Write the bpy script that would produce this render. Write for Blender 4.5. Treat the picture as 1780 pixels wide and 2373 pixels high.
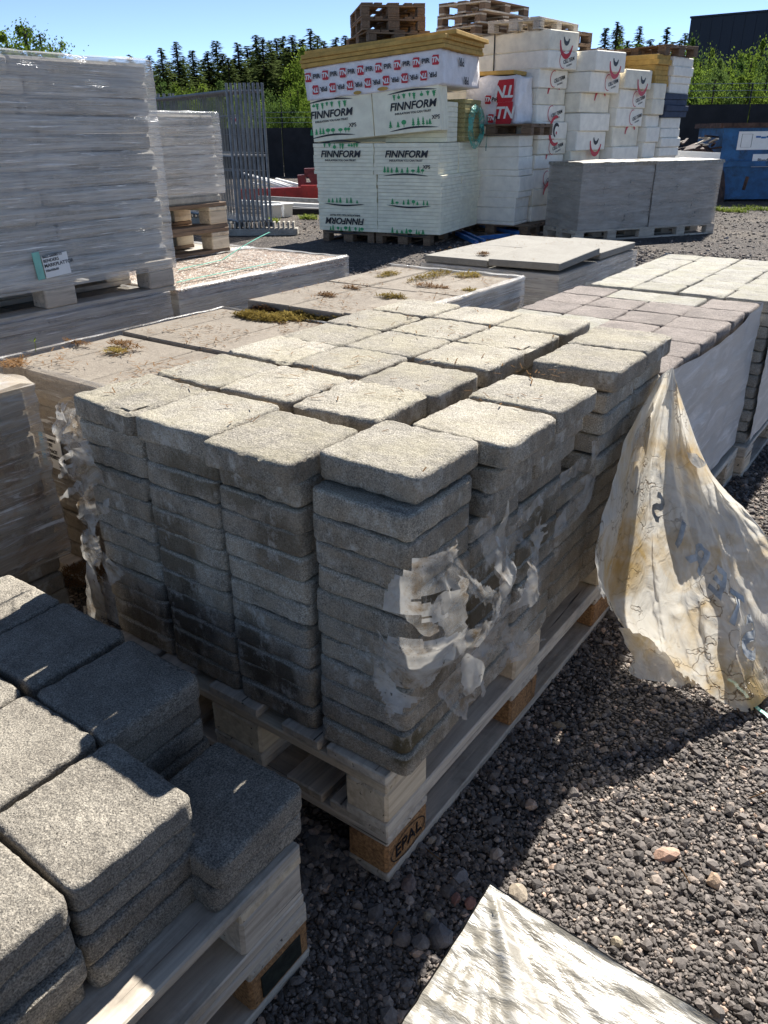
import bpy, bmesh, math, random
import numpy as np
from mathutils import Vector, Matrix, noise, geometry
random.seed(7); rng = np.random.default_rng(7)
S = bpy.context.scene
for o in list(bpy.data.objects): bpy.data.objects.remove(o)
C = S.collection
R = math.radians

# ------------------------------------------------------------------ camera, sky, sun, exposure
IMG_W, IMG_H, FPX = 1780.0, 2373.0, 1801.1
YAW, PITCH, ROLL = -0.6245, 0.4536, -0.0102
CAM = Vector((0.6058, -0.8850, 1.3564))
_f = Vector((math.sin(YAW)*math.cos(PITCH), math.cos(YAW)*math.cos(PITCH), -math.sin(PITCH)))
_r = Vector((math.cos(YAW), -math.sin(YAW), 0.0)); _u = _r.cross(_f)
_r2 = math.cos(ROLL)*_r + math.sin(ROLL)*_u; _u2 = -math.sin(ROLL)*_r + math.cos(ROLL)*_u
cam_data = bpy.data.cameras.new('camera'); cam = bpy.data.objects.new('camera', cam_data); C.objects.link(cam)
cam_data.sensor_fit = 'VERTICAL'; cam_data.sensor_height = 36.0; cam_data.sensor_width = 27.0
cam_data.lens = 36.0*FPX/IMG_H; cam_data.clip_start = 0.02; cam_data.clip_end = 3000
cam.matrix_world = Matrix.Translation(CAM) @ Matrix((_r2, _u2, -_f)).transposed().to_4x4()
S.camera = cam

SUN_DIR = Vector((-0.13, 0.96, 1.0)).normalized()
SUN_EL = math.asin(SUN_DIR.z); SUN_AZ = math.atan2(SUN_DIR.x, SUN_DIR.y)
world = bpy.data.worlds.new('World'); S.world = world; world.use_nodes = True
wn = world.node_tree.nodes; wl = world.node_tree.links
for n in list(wn): wn.remove(n)
sky = wn.new('ShaderNodeTexSky'); sky.sky_type = 'NISHITA'; sky.sun_disc = False
sky.sun_elevation = SUN_EL; sky.sun_rotation = SUN_AZ
sky.air_density = 0.30; sky.dust_density = 0.0; sky.ozone_density = 3.0; sky.altitude = 2500
bg = wn.new('ShaderNodeBackground'); bg.inputs['Strength'].default_value = 0.112
wo = wn.new('ShaderNodeOutputWorld'); tint = wn.new('ShaderNodeVectorMath'); tint.operation = 'MULTIPLY'; tint.inputs[1].default_value = (1.0, .89, .74)
wl.new(sky.outputs[0], tint.inputs[0]); wl.new(tint.outputs[0], bg.inputs[0]); wl.new(bg.outputs[0], wo.inputs[0])
sun_data = bpy.data.lights.new('sun', 'SUN'); sun_data.energy = 3.1; sun_data.angle = R(0.53); sun_data.color = (1.0, 0.962, 0.895)
sun = bpy.data.objects.new('sun', sun_data); C.objects.link(sun); sun.location = (0, 20, 30)
sun.rotation_euler = SUN_DIR.to_track_quat('Z', 'Y').to_euler()
S.view_settings.view_transform = 'Standard'; S.view_settings.look = 'None'
S.view_settings.exposure = 1.88; S.view_settings.gamma = 1.0; S.view_settings.use_curve_mapping = False
S.cycles.transparent_max_bounces = 16; S.cycles.max_bounces = 10; S.cycles.diffuse_bounces = 6

def px(x, y, z=None, n=None, k=None):
    """photo pixel -> point on the plane z = const, or on the plane n.p = k"""
    d = _r2*((x-IMG_W/2)/FPX) - _u2*((y-IMG_H/2)/FPX) + _f
    if n is None: s = (z-CAM.z)/d.z
    else:
        n = Vector(n); s = (k-n.dot(CAM))/n.dot(d)
    return CAM + d*s

# ------------------------------------------------------------------ materials
def NT(name):
    m = bpy.data.materials.new(name); m.use_nodes = True
    t = m.node_tree
    for n in list(t.nodes): t.nodes.remove(n)
    return m, t
class Nd:
    """small node builder"""
    def __init__(s, t): s.t = t
    def n(s, ty, **kw):
        x = s.t.nodes.new(ty)
        for k, v in kw.items():
            if k.startswith('_'): setattr(x, k[1:], v)
            else:
                key = int(k[1:]) if k[0] == 'i' and k[1:].isdigit() else k.replace('__', ' ')
                if hasattr(v, 'is_linked') or isinstance(v, bpy.types.NodeSocket): s.t.links.new(v, x.inputs[key])
                else: x.inputs[key].default_value = v
        return x
    def noise(s, vec, scale, detail=4, rough=.55, dist=0):
        return s.n('ShaderNodeTexNoise', Vector=vec, Scale=scale, Detail=detail, Roughness=rough, Distortion=dist).outputs[0]
    def vor(s, vec, scale, feat='F1', out=0, rand=1.0):
        x = s.n('ShaderNodeTexVoronoi', _feature=feat, Vector=vec, Scale=scale, Randomness=rand); return x.outputs[out]
    def ramp(s, fac, stops):
        x = s.n('ShaderNodeValToRGB'); s.t.links.new(fac, x.inputs[0]); e = x.color_ramp.elements
        while len(e) < len(stops): e.new(.5)
        for el, (p, c) in zip(e, stops):
            el.position = p; el.color = (*c, 1) if len(c) == 3 else c
        return x.outputs[0]
    def rampf(s, fac, a, b, lo=0., hi=1.):
        return s.n('ShaderNodeMapRange', i0=fac, i1=a, i2=b, i3=lo, i4=hi).outputs[0]
    def math(s, op, a, b=0.):
        return s.n('ShaderNodeMath', _operation=op, i0=a, i1=b).outputs[0]
    def mix(s, fac, a, b, mode='MIX'):
        x = s.t.nodes.new('ShaderNodeMix'); x.data_type = 'RGBA'; x.blend_type = mode
        for sock, v in ((x.inputs[0], fac), (x.inputs[6], a), (x.inputs[7], b)):
            if isinstance(v, bpy.types.NodeSocket): s.t.links.new(v, sock)
            else: sock.default_value = (*v, 1) if isinstance(v, tuple) and len(v) == 3 else v
        return x.outputs[2]
    def vscale(s, vec, sc):
        return s.n('ShaderNodeMapping', Vector=vec, Scale=sc).outputs[0]
    def bump(s, h, strength=.5, dist=.01, normal=None):
        x = s.n('ShaderNodeBump', Height=h, Strength=strength, Distance=dist)
        if normal is not None: s.t.links.new(normal, x.inputs['Normal'])
        return x.outputs[0]
    def objvec(s, rnd=7.0):
        """object coordinates shifted by a random amount for each object"""
        tc = s.n('ShaderNodeTexCoord'); oi = s.n('ShaderNodeObjectInfo')
        a = s.n('ShaderNodeVectorMath', _operation='SCALE', i0=(1.0, 1.7, 2.3)); s.t.links.new(oi.outputs['Random'], a.inputs['Scale'])
        b = s.n('ShaderNodeVectorMath', _operation='SCALE', i0=a.outputs[0]); b.inputs['Scale'].default_value = rnd
        c = s.n('ShaderNodeVectorMath', _operation='ADD', i0=tc.outputs['Object'], i1=b.outputs[0])
        return c.outputs[0], oi.outputs['Random'], tc
    def pos(s): return s.n('ShaderNodeNewGeometry').outputs['Position']
    def out(s, bsdf):
        o = s.n('ShaderNodeOutputMaterial'); s.t.links.new(bsdf, o.inputs[0])
    def pbsdf(s, **kw):
        x = s.n('ShaderNodeBsdfPrincipled')
        for k, v in kw.items():
            key = k.replace('__', ' ')
            if isinstance(v, bpy.types.NodeSocket): s.t.links.new(v, x.inputs[key])
            else: x.inputs[key].default_value = (*v, 1) if isinstance(v, tuple) and len(v) == 3 else v
        return x.outputs[0]

def concrete(name, dark, light, stain=None, stain_amt=0., speck=.5, bumpd=.004, lichen=None, var=.12, streak=False, blobs=()):
    m, t = NT(name); d = Nd(t); v, rnd, tc = d.objvec()
    base = d.ramp(d.math('ADD', d.math('MULTIPLY', d.noise(v, 9, 4, .6), .5), d.math('MULTIPLY', d.noise(v, 70, 4, .75), .5)), [(.39, dark), (.61, light)])
    g = d.noise(v, 360, 3, .75)
    col = d.mix(speck, base, d.ramp(g, [(.34, (.12, .12, .12)), (.5, (.5, .5, .5)), (.64, (.92, .92, .92))]), 'OVERLAY')
    col = d.mix(var*2, col, d.ramp(rnd, [(0, (.26, .25, .24)), (.5, (.5, .5, .5)), (1, (.74, .73, .71))]), 'OVERLAY')
    pits = d.vor(v, 150, 'F1'); pm = d.rampf(pits, .04, .20, 1, 0); pm2 = d.math('MULTIPLY', pm, d.rampf(d.noise(v, 26, 3), .50, .60))
    col = d.mix(d.math('MULTIPLY', pm2, .8), col, tuple(x*.16 for x in dark))
    nz = d.n('ShaderNodeSeparateXYZ', i0=d.n('ShaderNodeNewGeometry').outputs['Normal']).outputs[2]
    if lichen:
        lm = d.math('MULTIPLY', d.rampf(d.noise(v, 7, 6, .75), .42, .62), d.rampf(nz, .4, .8))
        lm = d.math('MULTIPLY', lm, .36); col = d.mix(lm, col, lichen)
    if stain:
        p = d.pos(); ps = d.vscale(p, (8, 8, 1.6 if streak else 5)); sm = d.rampf(d.noise(ps, 1.0, 6, .68, .5), .43, .60)
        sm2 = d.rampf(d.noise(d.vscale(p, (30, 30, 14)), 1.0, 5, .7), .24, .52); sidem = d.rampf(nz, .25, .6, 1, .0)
        sm = d.math('MULTIPLY', d.math('MULTIPLY', sm, sm2), sidem); col = d.mix(d.math('MULTIPLY', sm, stain_amt), col, stain)
        gr = d.math('MULTIPLY', d.rampf(d.noise(d.vscale(p, (15, 15, 20)), 1.0, 6, .75), .38, .62), sidem); col = d.mix(d.math('MULTIPLY', gr, .5), col, (.36, .28, .19))  # brown side grime, also warms and lightens the shaded sides in the colour
        for (bc, br, ba, bcol) in blobs:                      # damp, algae-stained patches on the stack's faces
            dv = d.n('ShaderNodeVectorMath', _operation='SUBTRACT', i0=p, i1=tuple(bc)).outputs[0]
            dl = d.n('ShaderNodeVectorMath', _operation='LENGTH', i0=d.vscale(dv, tuple(1/x for x in br))).outputs['Value']
            dl = d.math('ADD', dl, d.math('MULTIPLY', d.math('SUBTRACT', d.noise(d.vscale(p, (22, 22, 9)), 1.0, 6, .72), .5), 1.5))
            col = d.mix(d.math('MULTIPLY', d.math('MULTIPLY', d.rampf(dl, .55, 1.05, 1, 0), sidem), ba), col, bcol)
        wm = d.rampf(d.noise(d.vscale(p, (13, 13, 9)), 1., 7, .8), .54, .66); wm = d.math('MULTIPLY', wm, d.rampf(nz, .3, .7, .75, .0)); col = d.mix(wm, col, (.56, .53, .47))
    h = d.math('ADD', d.noise(v, 240, 4, .75), d.math('MULTIPLY', d.noise(v, 55, 4, .65), 1.4)); h = d.math('SUBTRACT', h, d.math('MULTIPLY', pm2, 1.2))
    d.out(d.pbsdf(Base__Color=col, Roughness=.86, Specular__IOR__Level=.35, Normal=d.bump(h, .95, bumpd))); return m

def wood(name, a, b, rough=.8):
    m, t = NT(name); d = Nd(t); v, rnd, tc = d.objvec(11)
    vs = d.vscale(v, (30, 2.2, 30)); n1 = d.noise(vs, 1.6, 6, .65, .8)
    col = d.ramp(n1, [(.3, a), (.72, b)])
    col = d.mix(.3, col, d.ramp(rnd, [(0, (.3, .27, .25)), (1, (.72, .7, .68))]), 'OVERLAY')
    dirt = d.rampf(d.noise(v, 7, 5, .7), .52, .75); col = d.mix(d.math('MULTIPLY', dirt, .5), col, (.07, .062, .055))
    crack = d.rampf(d.noise(d.vscale(v, (70, 1.6, 70)), 1.0, 2, .5, .6), .68, .72); col = d.mix(d.math('MULTIPLY', crack, .8), col, (.03, .025, .02))
    h = d.math('SUBTRACT', n1, crack)
    d.out(d.pbsdf(Base__Color=col, Roughness=rough, Specular__IOR__Level=.25, Normal=d.bump(h, .6, .004))); return m

def film(name, col=(.55, .60, .68), a0=.3, a1=.8, streak=(2, 2, 70), rough=.22, dirt=None, bumps=.6, white=(.85, .87, .9), glint=True):
    """stretch film: thin plastic, partly clear, creased along the direction it was wound"""
    m, t = NT(name); d = Nd(t); tc = d.n('ShaderNodeTexCoord'); v = tc.outputs['Object']
    s1 = d.noise(d.vscale(v, streak), 1.0, 6, .62, .5); s2 = d.noise(d.vscale(v, (streak[0]*2.5, streak[1]*2.5, streak[2]*2.2)), 1.0, 4, .6, .8)
    big = d.noise(d.vscale(v, (3, 3, 6)), 1.0, 4, .6)
    al = d.rampf(d.math('ADD', d.math('MULTIPLY', s1, .6), d.math('MULTIPLY', big, .4)), .36, .62, a0, a1)
    if glint: al = d.math('MAXIMUM', al, d.rampf(s2, .56, .70, a0, min(1, a1+.25)))  # highlights painted as pale diffuse streaks, made opaque here
    c = d.mix(d.rampf(s2, .5, .68), col, white)
    if dirt: c = d.mix(d.rampf(d.noise(d.vscale(v, (5, 5, 9)), 1.0, 6, .7, 1.0), .5, .68, 0, .8), c, dirt)
    h = d.math('ADD', s1, d.math('MULTIPLY', s2, .6))
    d.out(d.pbsdf(Base__Color=c, Roughness=rough, Alpha=al, Specular__IOR__Level=.6, Normal=d.bump(h, bumps, .012))); return m

def plain(name, col, rough=.6, metal=0., nscale=30, amt=.15, bumpd=.0, spec=.4, dirt=None, dscale=6):
    m, t = NT(name); d = Nd(t); v, rnd, tc = d.objvec(3)
    n1 = d.noise(v, nscale, 4, .6); dk = tuple(x*(1-amt*1.6) for x in col); lt = tuple(min(1, x*(1+amt)) for x in col)
    c = d.ramp(n1, [(.3, dk), (.7, lt)])
    if dirt: c = d.mix(d.rampf(d.noise(v, dscale, 6, .7, .5), .52, .70, 0, .85), c, dirt)
    kw = dict(Base__Color=c, Roughness=rough, Metallic=metal, Specular__IOR__Level=spec)
    if bumpd: kw['Normal'] = d.bump(d.noise(v, nscale*4, 3), .5, bumpd)
    d.out(d.pbsdf(**kw)); return m

def leafmat(name, a, b):
    m, t = NT(name); d = Nd(t); v, rnd, tc = d.objvec(5)
    c = d.ramp(d.noise(v, 1.3, 3), [(.3, a), (.7, b)])
    df = d.n('ShaderNodeBsdfDiffuse', Color=c).outputs[0]; tr = d.n('ShaderNodeBsdfTranslucent', Color=c).outputs[0]
    d.out(d.n('ShaderNodeMixShader', i0=.45, i1=df, i2=tr).outputs[0]); return m

M = {}
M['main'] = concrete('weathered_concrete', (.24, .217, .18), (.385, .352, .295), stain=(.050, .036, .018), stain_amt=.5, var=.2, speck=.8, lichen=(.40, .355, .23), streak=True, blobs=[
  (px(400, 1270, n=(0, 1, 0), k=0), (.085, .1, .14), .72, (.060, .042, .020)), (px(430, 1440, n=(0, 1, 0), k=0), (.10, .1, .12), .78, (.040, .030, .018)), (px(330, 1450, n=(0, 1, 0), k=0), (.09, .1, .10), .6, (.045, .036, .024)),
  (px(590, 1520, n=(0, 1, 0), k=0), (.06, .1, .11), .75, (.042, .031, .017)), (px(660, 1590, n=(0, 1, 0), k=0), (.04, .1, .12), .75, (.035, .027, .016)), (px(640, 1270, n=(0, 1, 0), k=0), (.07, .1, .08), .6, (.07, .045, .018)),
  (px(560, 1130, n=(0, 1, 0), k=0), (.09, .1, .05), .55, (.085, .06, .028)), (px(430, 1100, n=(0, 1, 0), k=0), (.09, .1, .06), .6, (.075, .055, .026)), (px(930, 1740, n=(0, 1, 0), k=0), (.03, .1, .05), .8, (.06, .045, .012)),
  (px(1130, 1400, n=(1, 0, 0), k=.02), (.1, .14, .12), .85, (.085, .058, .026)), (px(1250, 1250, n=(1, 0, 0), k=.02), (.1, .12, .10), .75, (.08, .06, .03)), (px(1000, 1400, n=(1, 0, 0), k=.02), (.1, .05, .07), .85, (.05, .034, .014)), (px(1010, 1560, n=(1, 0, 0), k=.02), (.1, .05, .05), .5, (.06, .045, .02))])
M['dark'] = concrete('charcoal_concrete', (.20, .178, .147), (.335, .302, .25), speck=.85, bumpd=.004, var=.05)
M['brown'] = concrete('brown_concrete', (.16, .135, .12), (.27, .23, .205), speck=.6)
M['grey'] = concrete('pale_concrete', (.25, .235, .205), (.38, .36, .32), lichen=(.36, .34, .22))
M['slab_tan'] = concrete('tan_slab', (.19, .16, .128), (.26, .225, .182), speck=.25, bumpd=.002, var=.08)
M['slab_grey'] = concrete('grey_slab', (.28, .26, .225), (.44, .41, .36), speck=.2, bumpd=.003, var=.12)
M['slab_pale'] = concrete('pale_slab', (.215, .20, .175), (.27, .255, .225), speck=.2, bumpd=.001, var=.06)
M['slab_stain'] = concrete('stained_slab', (.19, .16, .12), (.34, .29, .22), speck=.2, bumpd=.004, var=.2, stain=(.09, .055, .028), stain_amt=.6)
M['wood'] = wood('weathered_wood', (.34, .295, .24), (.68, .61, .51))
M['wood_new'] = wood('pale_wood', (.44, .35, .24), (.76, .65, .49))
M['wood_dark'] = wood('brown_wood', (.11, .075, .05), (.27, .185, .12))
M['chip'] = plain('pressed_wood', (.38, .20, .085), .85, nscale=160, amt=.4, bumpd=.003, dirt=(.06, .04, .025))
M['black'] = plain('black_ink', (.012, .012, .014), .6, nscale=50, amt=.3)
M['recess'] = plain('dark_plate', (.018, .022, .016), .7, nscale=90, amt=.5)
M['film'] = film('stretch_film', (.86, .84, .80), .13, .60, rough=.14, bumps=.9, white=(.98, .97, .95))
M['film_side'] = film('clear_stretch_film', (.40, .37, .33), .12, .50, streak=(3, 3, 40), rough=.3, white=(.6, .6, .6))
M['film_stain'] = film('stained_stretch_film', (.60, .52, .42), .25, .75, streak=(3, 2.2, 34), rough=.22, dirt=(.36, .16, .045), white=(.72, .71, .69))
M['film_white'] = film('white_pallet_film', (.52, .51, .49), .90, 1.0, streak=(6, 2, 12), rough=.32, bumps=.5, white=(.70, .69, .68))
M['film_grey'] = film('grey_pallet_film', (.50, .455, .40), .25, .75, streak=(2, 2, 14), rough=.3, white=(.60, .55, .49), bumps=.3, glint=False)
M['film_crease'] = film('creased_white_film', (.25, .225, .18), .94, 1.0, streak=(7, 30, 9), rough=.40, bumps=.4, white=(.46, .44, .40))
M['eps'] = plain('white_foam', (.92, .87, .76), .8, nscale=9, amt=.07, bumpd=.002, spec=.2)
M['eps_old'] = plain('aged_white_foam', (.86, .79, .64), .8, nscale=7, amt=.1, bumpd=.002, spec=.2)
M['xps'] = plain('pale_green_foam', (.94, .87, .66), .65, nscale=7, amt=.08, spec=.2)
M['pir'] = plain('yellow_foam', (.55, .34, .10), .8, nscale=10, amt=.15, spec=.2)
M['wool'] = plain('olive_wool', (.42, .36, .16), .95, nscale=60, amt=.25, spec=.1)
M['navyfoam'] = plain('navy_foam', (.045, .06, .10), .75, nscale=10, amt=.2)
M['foil'] = plain('white_printed_foil', (.84, .80, .79), .35, nscale=8, amt=.08, bumpd=.02, spec=.5)
M['red'] = plain('red_print', (.55, .022, .035), .45, nscale=8, amt=.1)
M['grn'] = plain('green_print', (.05, .36, .12), .5, nscale=8, amt=.1)
M['ink'] = plain('dark_print', (.02, .02, .024), .5, nscale=8, amt=.1)
M['redsteel'] = plain('red_paint', (.42, .022, .02), .4, nscale=6, amt=.2, dirt=(.12, .02, .015))
M['maroon'] = plain('maroon_paint', (.13, .035, .04), .5, nscale=6, amt=.2)
M['steel'] = plain('galvanised_steel', (.22, .225, .23), .5, .4, nscale=12, amt=.2)
M['blue'] = plain('blue_paint', (.018, .095, .235), .45, nscale=5, amt=.25, dirt=(.012, .014, .016), dscale=3)
M['bluebar'] = plain('blue_bar_paint', (.02, .13, .38), .4, nscale=9, amt=.2)
M['rust'] = plain('rusty_edge', (.07, .04, .03), .8, nscale=9, amt=.5)
M['fence'] = plain('black_fence_cloth', (.020, .020, .022), .9, nscale=3, amt=.25)
M['navy'] = plain('dark_cladding', (.010, .017, .030), .6, nscale=.5, amt=.1)
M['whitepanel'] = plain('white_panel', (.80, .80, .78), .5, nscale=2, amt=.04)
M['sticker'] = plain('white_label', (.78, .78, .76), .5, nscale=9, amt=.04)
M['cyan'] = plain('cyan_label_band', (.01, .36, .68), .5, nscale=9, amt=.05)
M['teal'] = plain('pale_green_label_band', (.22, .50, .42), .5, nscale=9, amt=.1)
M['strap'] = plain('green_strap', (.20, .52, .40), .4, nscale=30, amt=.1)
M['leaf_spruce'] = leafmat('spruce_needles', (.065, .095, .032), (.15, .19, .065))
M['leaf_bush'] = leafmat('bright_leaves', (.075, .13, .018), (.18, .24, .04))
M['leaf_bush2'] = leafmat('dull_leaves', (.045, .085, .022), (.11, .16, .045))
M['bark'] = plain('bark', (.07, .05, .035), .9, nscale=20, amt=.4)
M['moss'] = leafmat('dry_moss', (.16, .115, .03), (.34, .26, .08))
M['needles'] = leafmat('dead_needles', (.13, .07, .03), (.30, .18, .09))
M['grass'] = leafmat('grass_blades', (.10, .15, .03), (.26, .30, .07))

# net: green see-through plastic
m, t = NT('green_net'); d = Nd(t); v, rnd, tc = d.objvec(2)
d.out(d.pbsdf(Base__Color=(.05, .36, .28), Roughness=.3, Alpha=d.rampf(d.noise(v, 14, 4), .4, .62, .25, .85), Normal=d.bump(d.noise(v, 22, 4), .8, .02))); M['net'] = m
# aggregate slab: pebbles set in concrete
m, t = NT('exposed_aggregate'); d = Nd(t); v, rnd, tc = d.objvec(2)
vc = d.n('ShaderNodeTexVoronoi', Vector=v, Scale=75.0); ed = d.n('ShaderNodeTexVoronoi', _feature='DISTANCE_TO_EDGE', Vector=v, Scale=75.0)
sv = d.n('ShaderNodeSeparateColor', i0=vc.outputs['Color']).outputs[0]
pc = d.ramp(sv, [(0, (.16, .10, .075)), (.3, (.40, .27, .19)), (.6, (.56, .45, .36)), (1, (.66, .62, .56))])
gap = d.rampf(ed.outputs[0], .02, .16); col = d.mix(gap, (.10, .085, .07), pc)
d.out(d.pbsdf(Base__Color=col, Roughness=.7, Normal=d.bump(gap, .9, .006))); M['aggregate'] = m
# stones with their own colour from an attribute
m, t = NT('gravel_stone'); d = Nd(t); at = d.n('ShaderNodeAttribute', _attribute_name='col'); v, rnd, tc = d.objvec(1)
col = d.mix(.5, at.outputs['Color'], d.ramp(d.noise(v, 160, 3, .7), [(.3, (.25, .25, .25)), (.7, (.75, .75, .75))]), 'OVERLAY')
d.out(d.pbsdf(Base__Color=col, Roughness=.8, Specular__IOR__Level=.3, Normal=d.bump(d.noise(v, 320, 3), .5, .002))); M['gravel'] = m
# ground sheet: packed gravel
m, t = NT('gravel_ground'); d = Nd(t); p = d.pos()
pn = d.n('ShaderNodeVectorMath', _operation='ADD', i0=p, i1=d.n('ShaderNodeVectorMath', _operation='SCALE', i0=d.n('ShaderNodeTexNoise', Vector=p, Scale=60.0).outputs['Color']).outputs[0])
vc = d.n('ShaderNodeTexVoronoi', Vector=p, Scale=62.0); sv = d.n('ShaderNodeSeparateColor', i0=vc.outputs['Color']).outputs[0]
pc = d.ramp(sv, [(0, (.06, .054, .052)), (.5, (.15, .132, .122)), (.82, (.25, .21, .185)), (1, (.42, .36, .31))])
vd = d.n('ShaderNodeTexVoronoi', _feature='DISTANCE_TO_EDGE', Vector=p, Scale=62.0).outputs[0]
gap = d.rampf(vd, .0, .2); col = d.mix(gap, (.028, .025, .024), pc)
big = d.noise(p, .7, 5, .6); col = d.mix(d.rampf(big, .45, .7, 0, .5), col, (.24, .205, .165))
vb = d.n('ShaderNodeTexVoronoi', Vector=p, Scale=14.0); sb = d.n('ShaderNodeSeparateColor', i0=vb.outputs['Color']).outputs[1]
col = d.mix(.35, col, d.ramp(sb, [(0, (.2, .2, .2)), (1, (.8, .78, .75))]), 'OVERLAY')
d.out(d.pbsdf(Base__Color=col, Roughness=.9, Specular__IOR__Level=.25, Normal=d.bump(d.math('ADD', gap, d.noise(p, 25, 4)), 1.0, .012))); M['ground'] = m
# weathered loose sheet: thin, lets light through, stained brown along its creases
m, t = NT('stained_plastic_sheet'); d = Nd(t); tc = d.n('ShaderNodeTexCoord'); v = tc.outputs['Object']
bigs = d.noise(v, 5.5, 5, .6, .6); st = d.rampf(bigs, .47, .66)
wv = d.n('ShaderNodeVectorMath', _operation='ADD', i0=v, i1=d.n('ShaderNodeTexNoise', Vector=v, Scale=8.0, Detail=4.0).outputs['Color']).outputs[0]
vein = d.rampf(d.vor(wv, 3.4, 'DISTANCE_TO_EDGE'), .0, .03, 1, 0); vein = d.math('MULTIPLY', vein, d.rampf(d.noise(v, 4, 3), .44, .58))
fine = d.noise(d.vscale(v, (14, 60, 14)), 1.0, 5, .6, .6)
col = d.mix(d.math('MULTIPLY', st, .85), (.74, .70, .62), (.58, .38, .11))
col = d.mix(d.rampf(fine, .52, .68, 0, .4), col, (.50, .40, .25)); col = d.mix(d.math('MULTIPLY', vein, .85), col, (.13, .062, .016))
sp = d.rampf(d.noise(v, 38, 5, .75), .66, .71); spm = d.math('MULTIPLY', sp, d.rampf(d.noise(v, 3.2, 3), .5, .6)); col = d.mix(spm, col, (.05, .035, .015))
bm = d.bump(d.math('ADD', fine, d.math('MULTIPLY', vein, .6)), .8, .008)
pb = d.pbsdf(Base__Color=col, Roughness=.38, Specular__IOR__Level=.5, Normal=bm); tr = d.n('ShaderNodeBsdfTranslucent', Color=col, Normal=bm).outputs[0]
mx = d.n('ShaderNodeMixShader', i0=.42, i1=pb, i2=tr).outputs[0]
tp = d.n('ShaderNodeBsdfTransparent').outputs[0]; d.out(d.n('ShaderNodeMixShader', i0=.93, i1=tp, i2=mx).outputs[0]); M['sheet'] = m
# torn scraps of film: milky, half clear
m, t = NT('torn_film_scrap'); d = Nd(t); v, rnd, tc = d.objvec(2)
col = d.mix(d.rampf(d.noise(v, 16, 5, .7, .5), .50, .66, 0, .9), (.66, .63, .58), (.26, .16, .06))
col = d.mix(d.rampf(d.noise(v, 60, 4, .7), .64, .70), col, (.05, .035, .02))
bm = d.bump(d.noise(v, 30, 5, .6), .7, .01)
pb = d.pbsdf(Base__Color=col, Roughness=.3, Normal=bm); tr = d.n('ShaderNodeBsdfTranslucent', Color=col).outputs[0]
mx = d.n('ShaderNodeMixShader', i0=.4, i1=pb, i2=tr).outputs[0]; tp = d.n('ShaderNodeBsdfTransparent').outputs[0]
d.out(d.n('ShaderNodeMixShader', i0=d.rampf(d.noise(v, 12, 4), .36, .66, .18, .72), i1=tp, i2=mx).outputs[0]); M['scrap'] = m

# ------------------------------------------------------------------ helpers
def link(o, parent=None):
    C.objects.link(o)
    if parent is not None: o.parent = parent
    return o
def tag(o, label=None, cat=None, group=None, kind=None):
    for k, v in (('label', label), ('category', cat), ('group', group), ('kind', kind)):
        if v: o[k] = v
    return o
def thing(name, label, cat, loc=(0, 0, 0), rz=0., group=None, rot=None):
    o = link(bpy.data.objects.new(name, None)); o.location = loc; o.rotation_euler = rot if rot else (0, 0, rz)
    o.empty_display_size = .1
    return tag(o, label, cat, group)
def mk(name, verts, faces, mat, smooth=False):
    me = bpy.data.meshes.new(name); me.from_pydata([tuple(v) for v in verts], [], faces, shade_flat=True); me.update()
    me.materials.append(M[mat] if isinstance(mat, str) else mat)
    if smooth: me.polygons.foreach_set('use_smooth', [True]*len(me.polygons))
    return me
def ob(name, me, parent=None, loc=(0, 0, 0), rot=(0, 0, 0)):
    o = bpy.data.objects.new(name, me); o.location = loc; o.rotation_euler = rot; return link(o, parent)
def dup(o, parent=None, loc=None, rot=None):
    c = o.copy(); link(c)
    c.parent = parent
    if loc is not None: c.location = loc
    if rot is not None: c.rotation_euler = rot
    for ch in o.children: dup(ch, c)
    return c
_bx = {}
def boxm(name, sx, sy, sz, mat, bev=.004, jit=0., key=None):
    """bevelled box, origin at the centre of its underside"""
    k = (name, round(sx, 4), round(sy, 4), round(sz, 4), mat, bev, jit, key)
    if k in _bx: return _bx[k]
    bm = bmesh.new(); bmesh.ops.create_cube(bm, size=1)
    for v in bm.verts: v.co = Vector((v.co.x*sx, v.co.y*sy, (v.co.z+.5)*sz)) + Vector([random.uniform(-jit, jit) for _ in range(3)])
    if bev: bmesh.ops.bevel(bm, geom=list(bm.edges), offset=min(bev, .45*min(sx, sy, sz)), segments=1, affect='EDGES')
    me = bpy.data.meshes.new(name); bm.to_mesh(me); bm.free(); me.shade_flat(); me.materials.append(M[mat]); _bx[k] = me; return me
def quadgrid(fn, nu, nv):
    vs = [fn(i/nu, j/nv) for j in range(nv+1) for i in range(nu+1)]
    fs = [(j*(nu+1)+i, j*(nu+1)+i+1, (j+1)*(nu+1)+i+1, (j+1)*(nu+1)+i) for j in range(nv) for i in range(nu)]
    return vs, fs
def tube(path, r, n=6, closed=False):
    vs, fs = [], []; P = [Vector(p) for p in path]
    for i, p in enumerate(P):
        a = P[max(i-1, 0)]; b = P[min(i+1, len(P)-1)]; tdir = (b-a).normalized()
        s = tdir.cross(Vector((0, 0, 1)));
        if s.length < 1e-3: s = tdir.cross(Vector((1, 0, 0)))
        s.normalize(); u = s.cross(tdir)
        for k in range(n):
            an = 2*math.pi*k/n; vs.append(p + (s*math.cos(an)+u*math.sin(an))*r)
    for i in range(len(P)-1):
        for k in range(n): fs.append((i*n+k, i*n+(k+1) % n, (i+1)*n+(k+1) % n, (i+1)*n+k))
    fs.append(tuple(range(n))[::-1]); fs.append(tuple(range((len(P)-1)*n, len(P)*n)))
    return vs, fs
def merge(parts):
    vs, fs = [], []
    for a, b in parts:
        o = len(vs); vs += list(a); fs += [tuple(i+o for i in f) for f in b]
    return vs, fs
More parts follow.
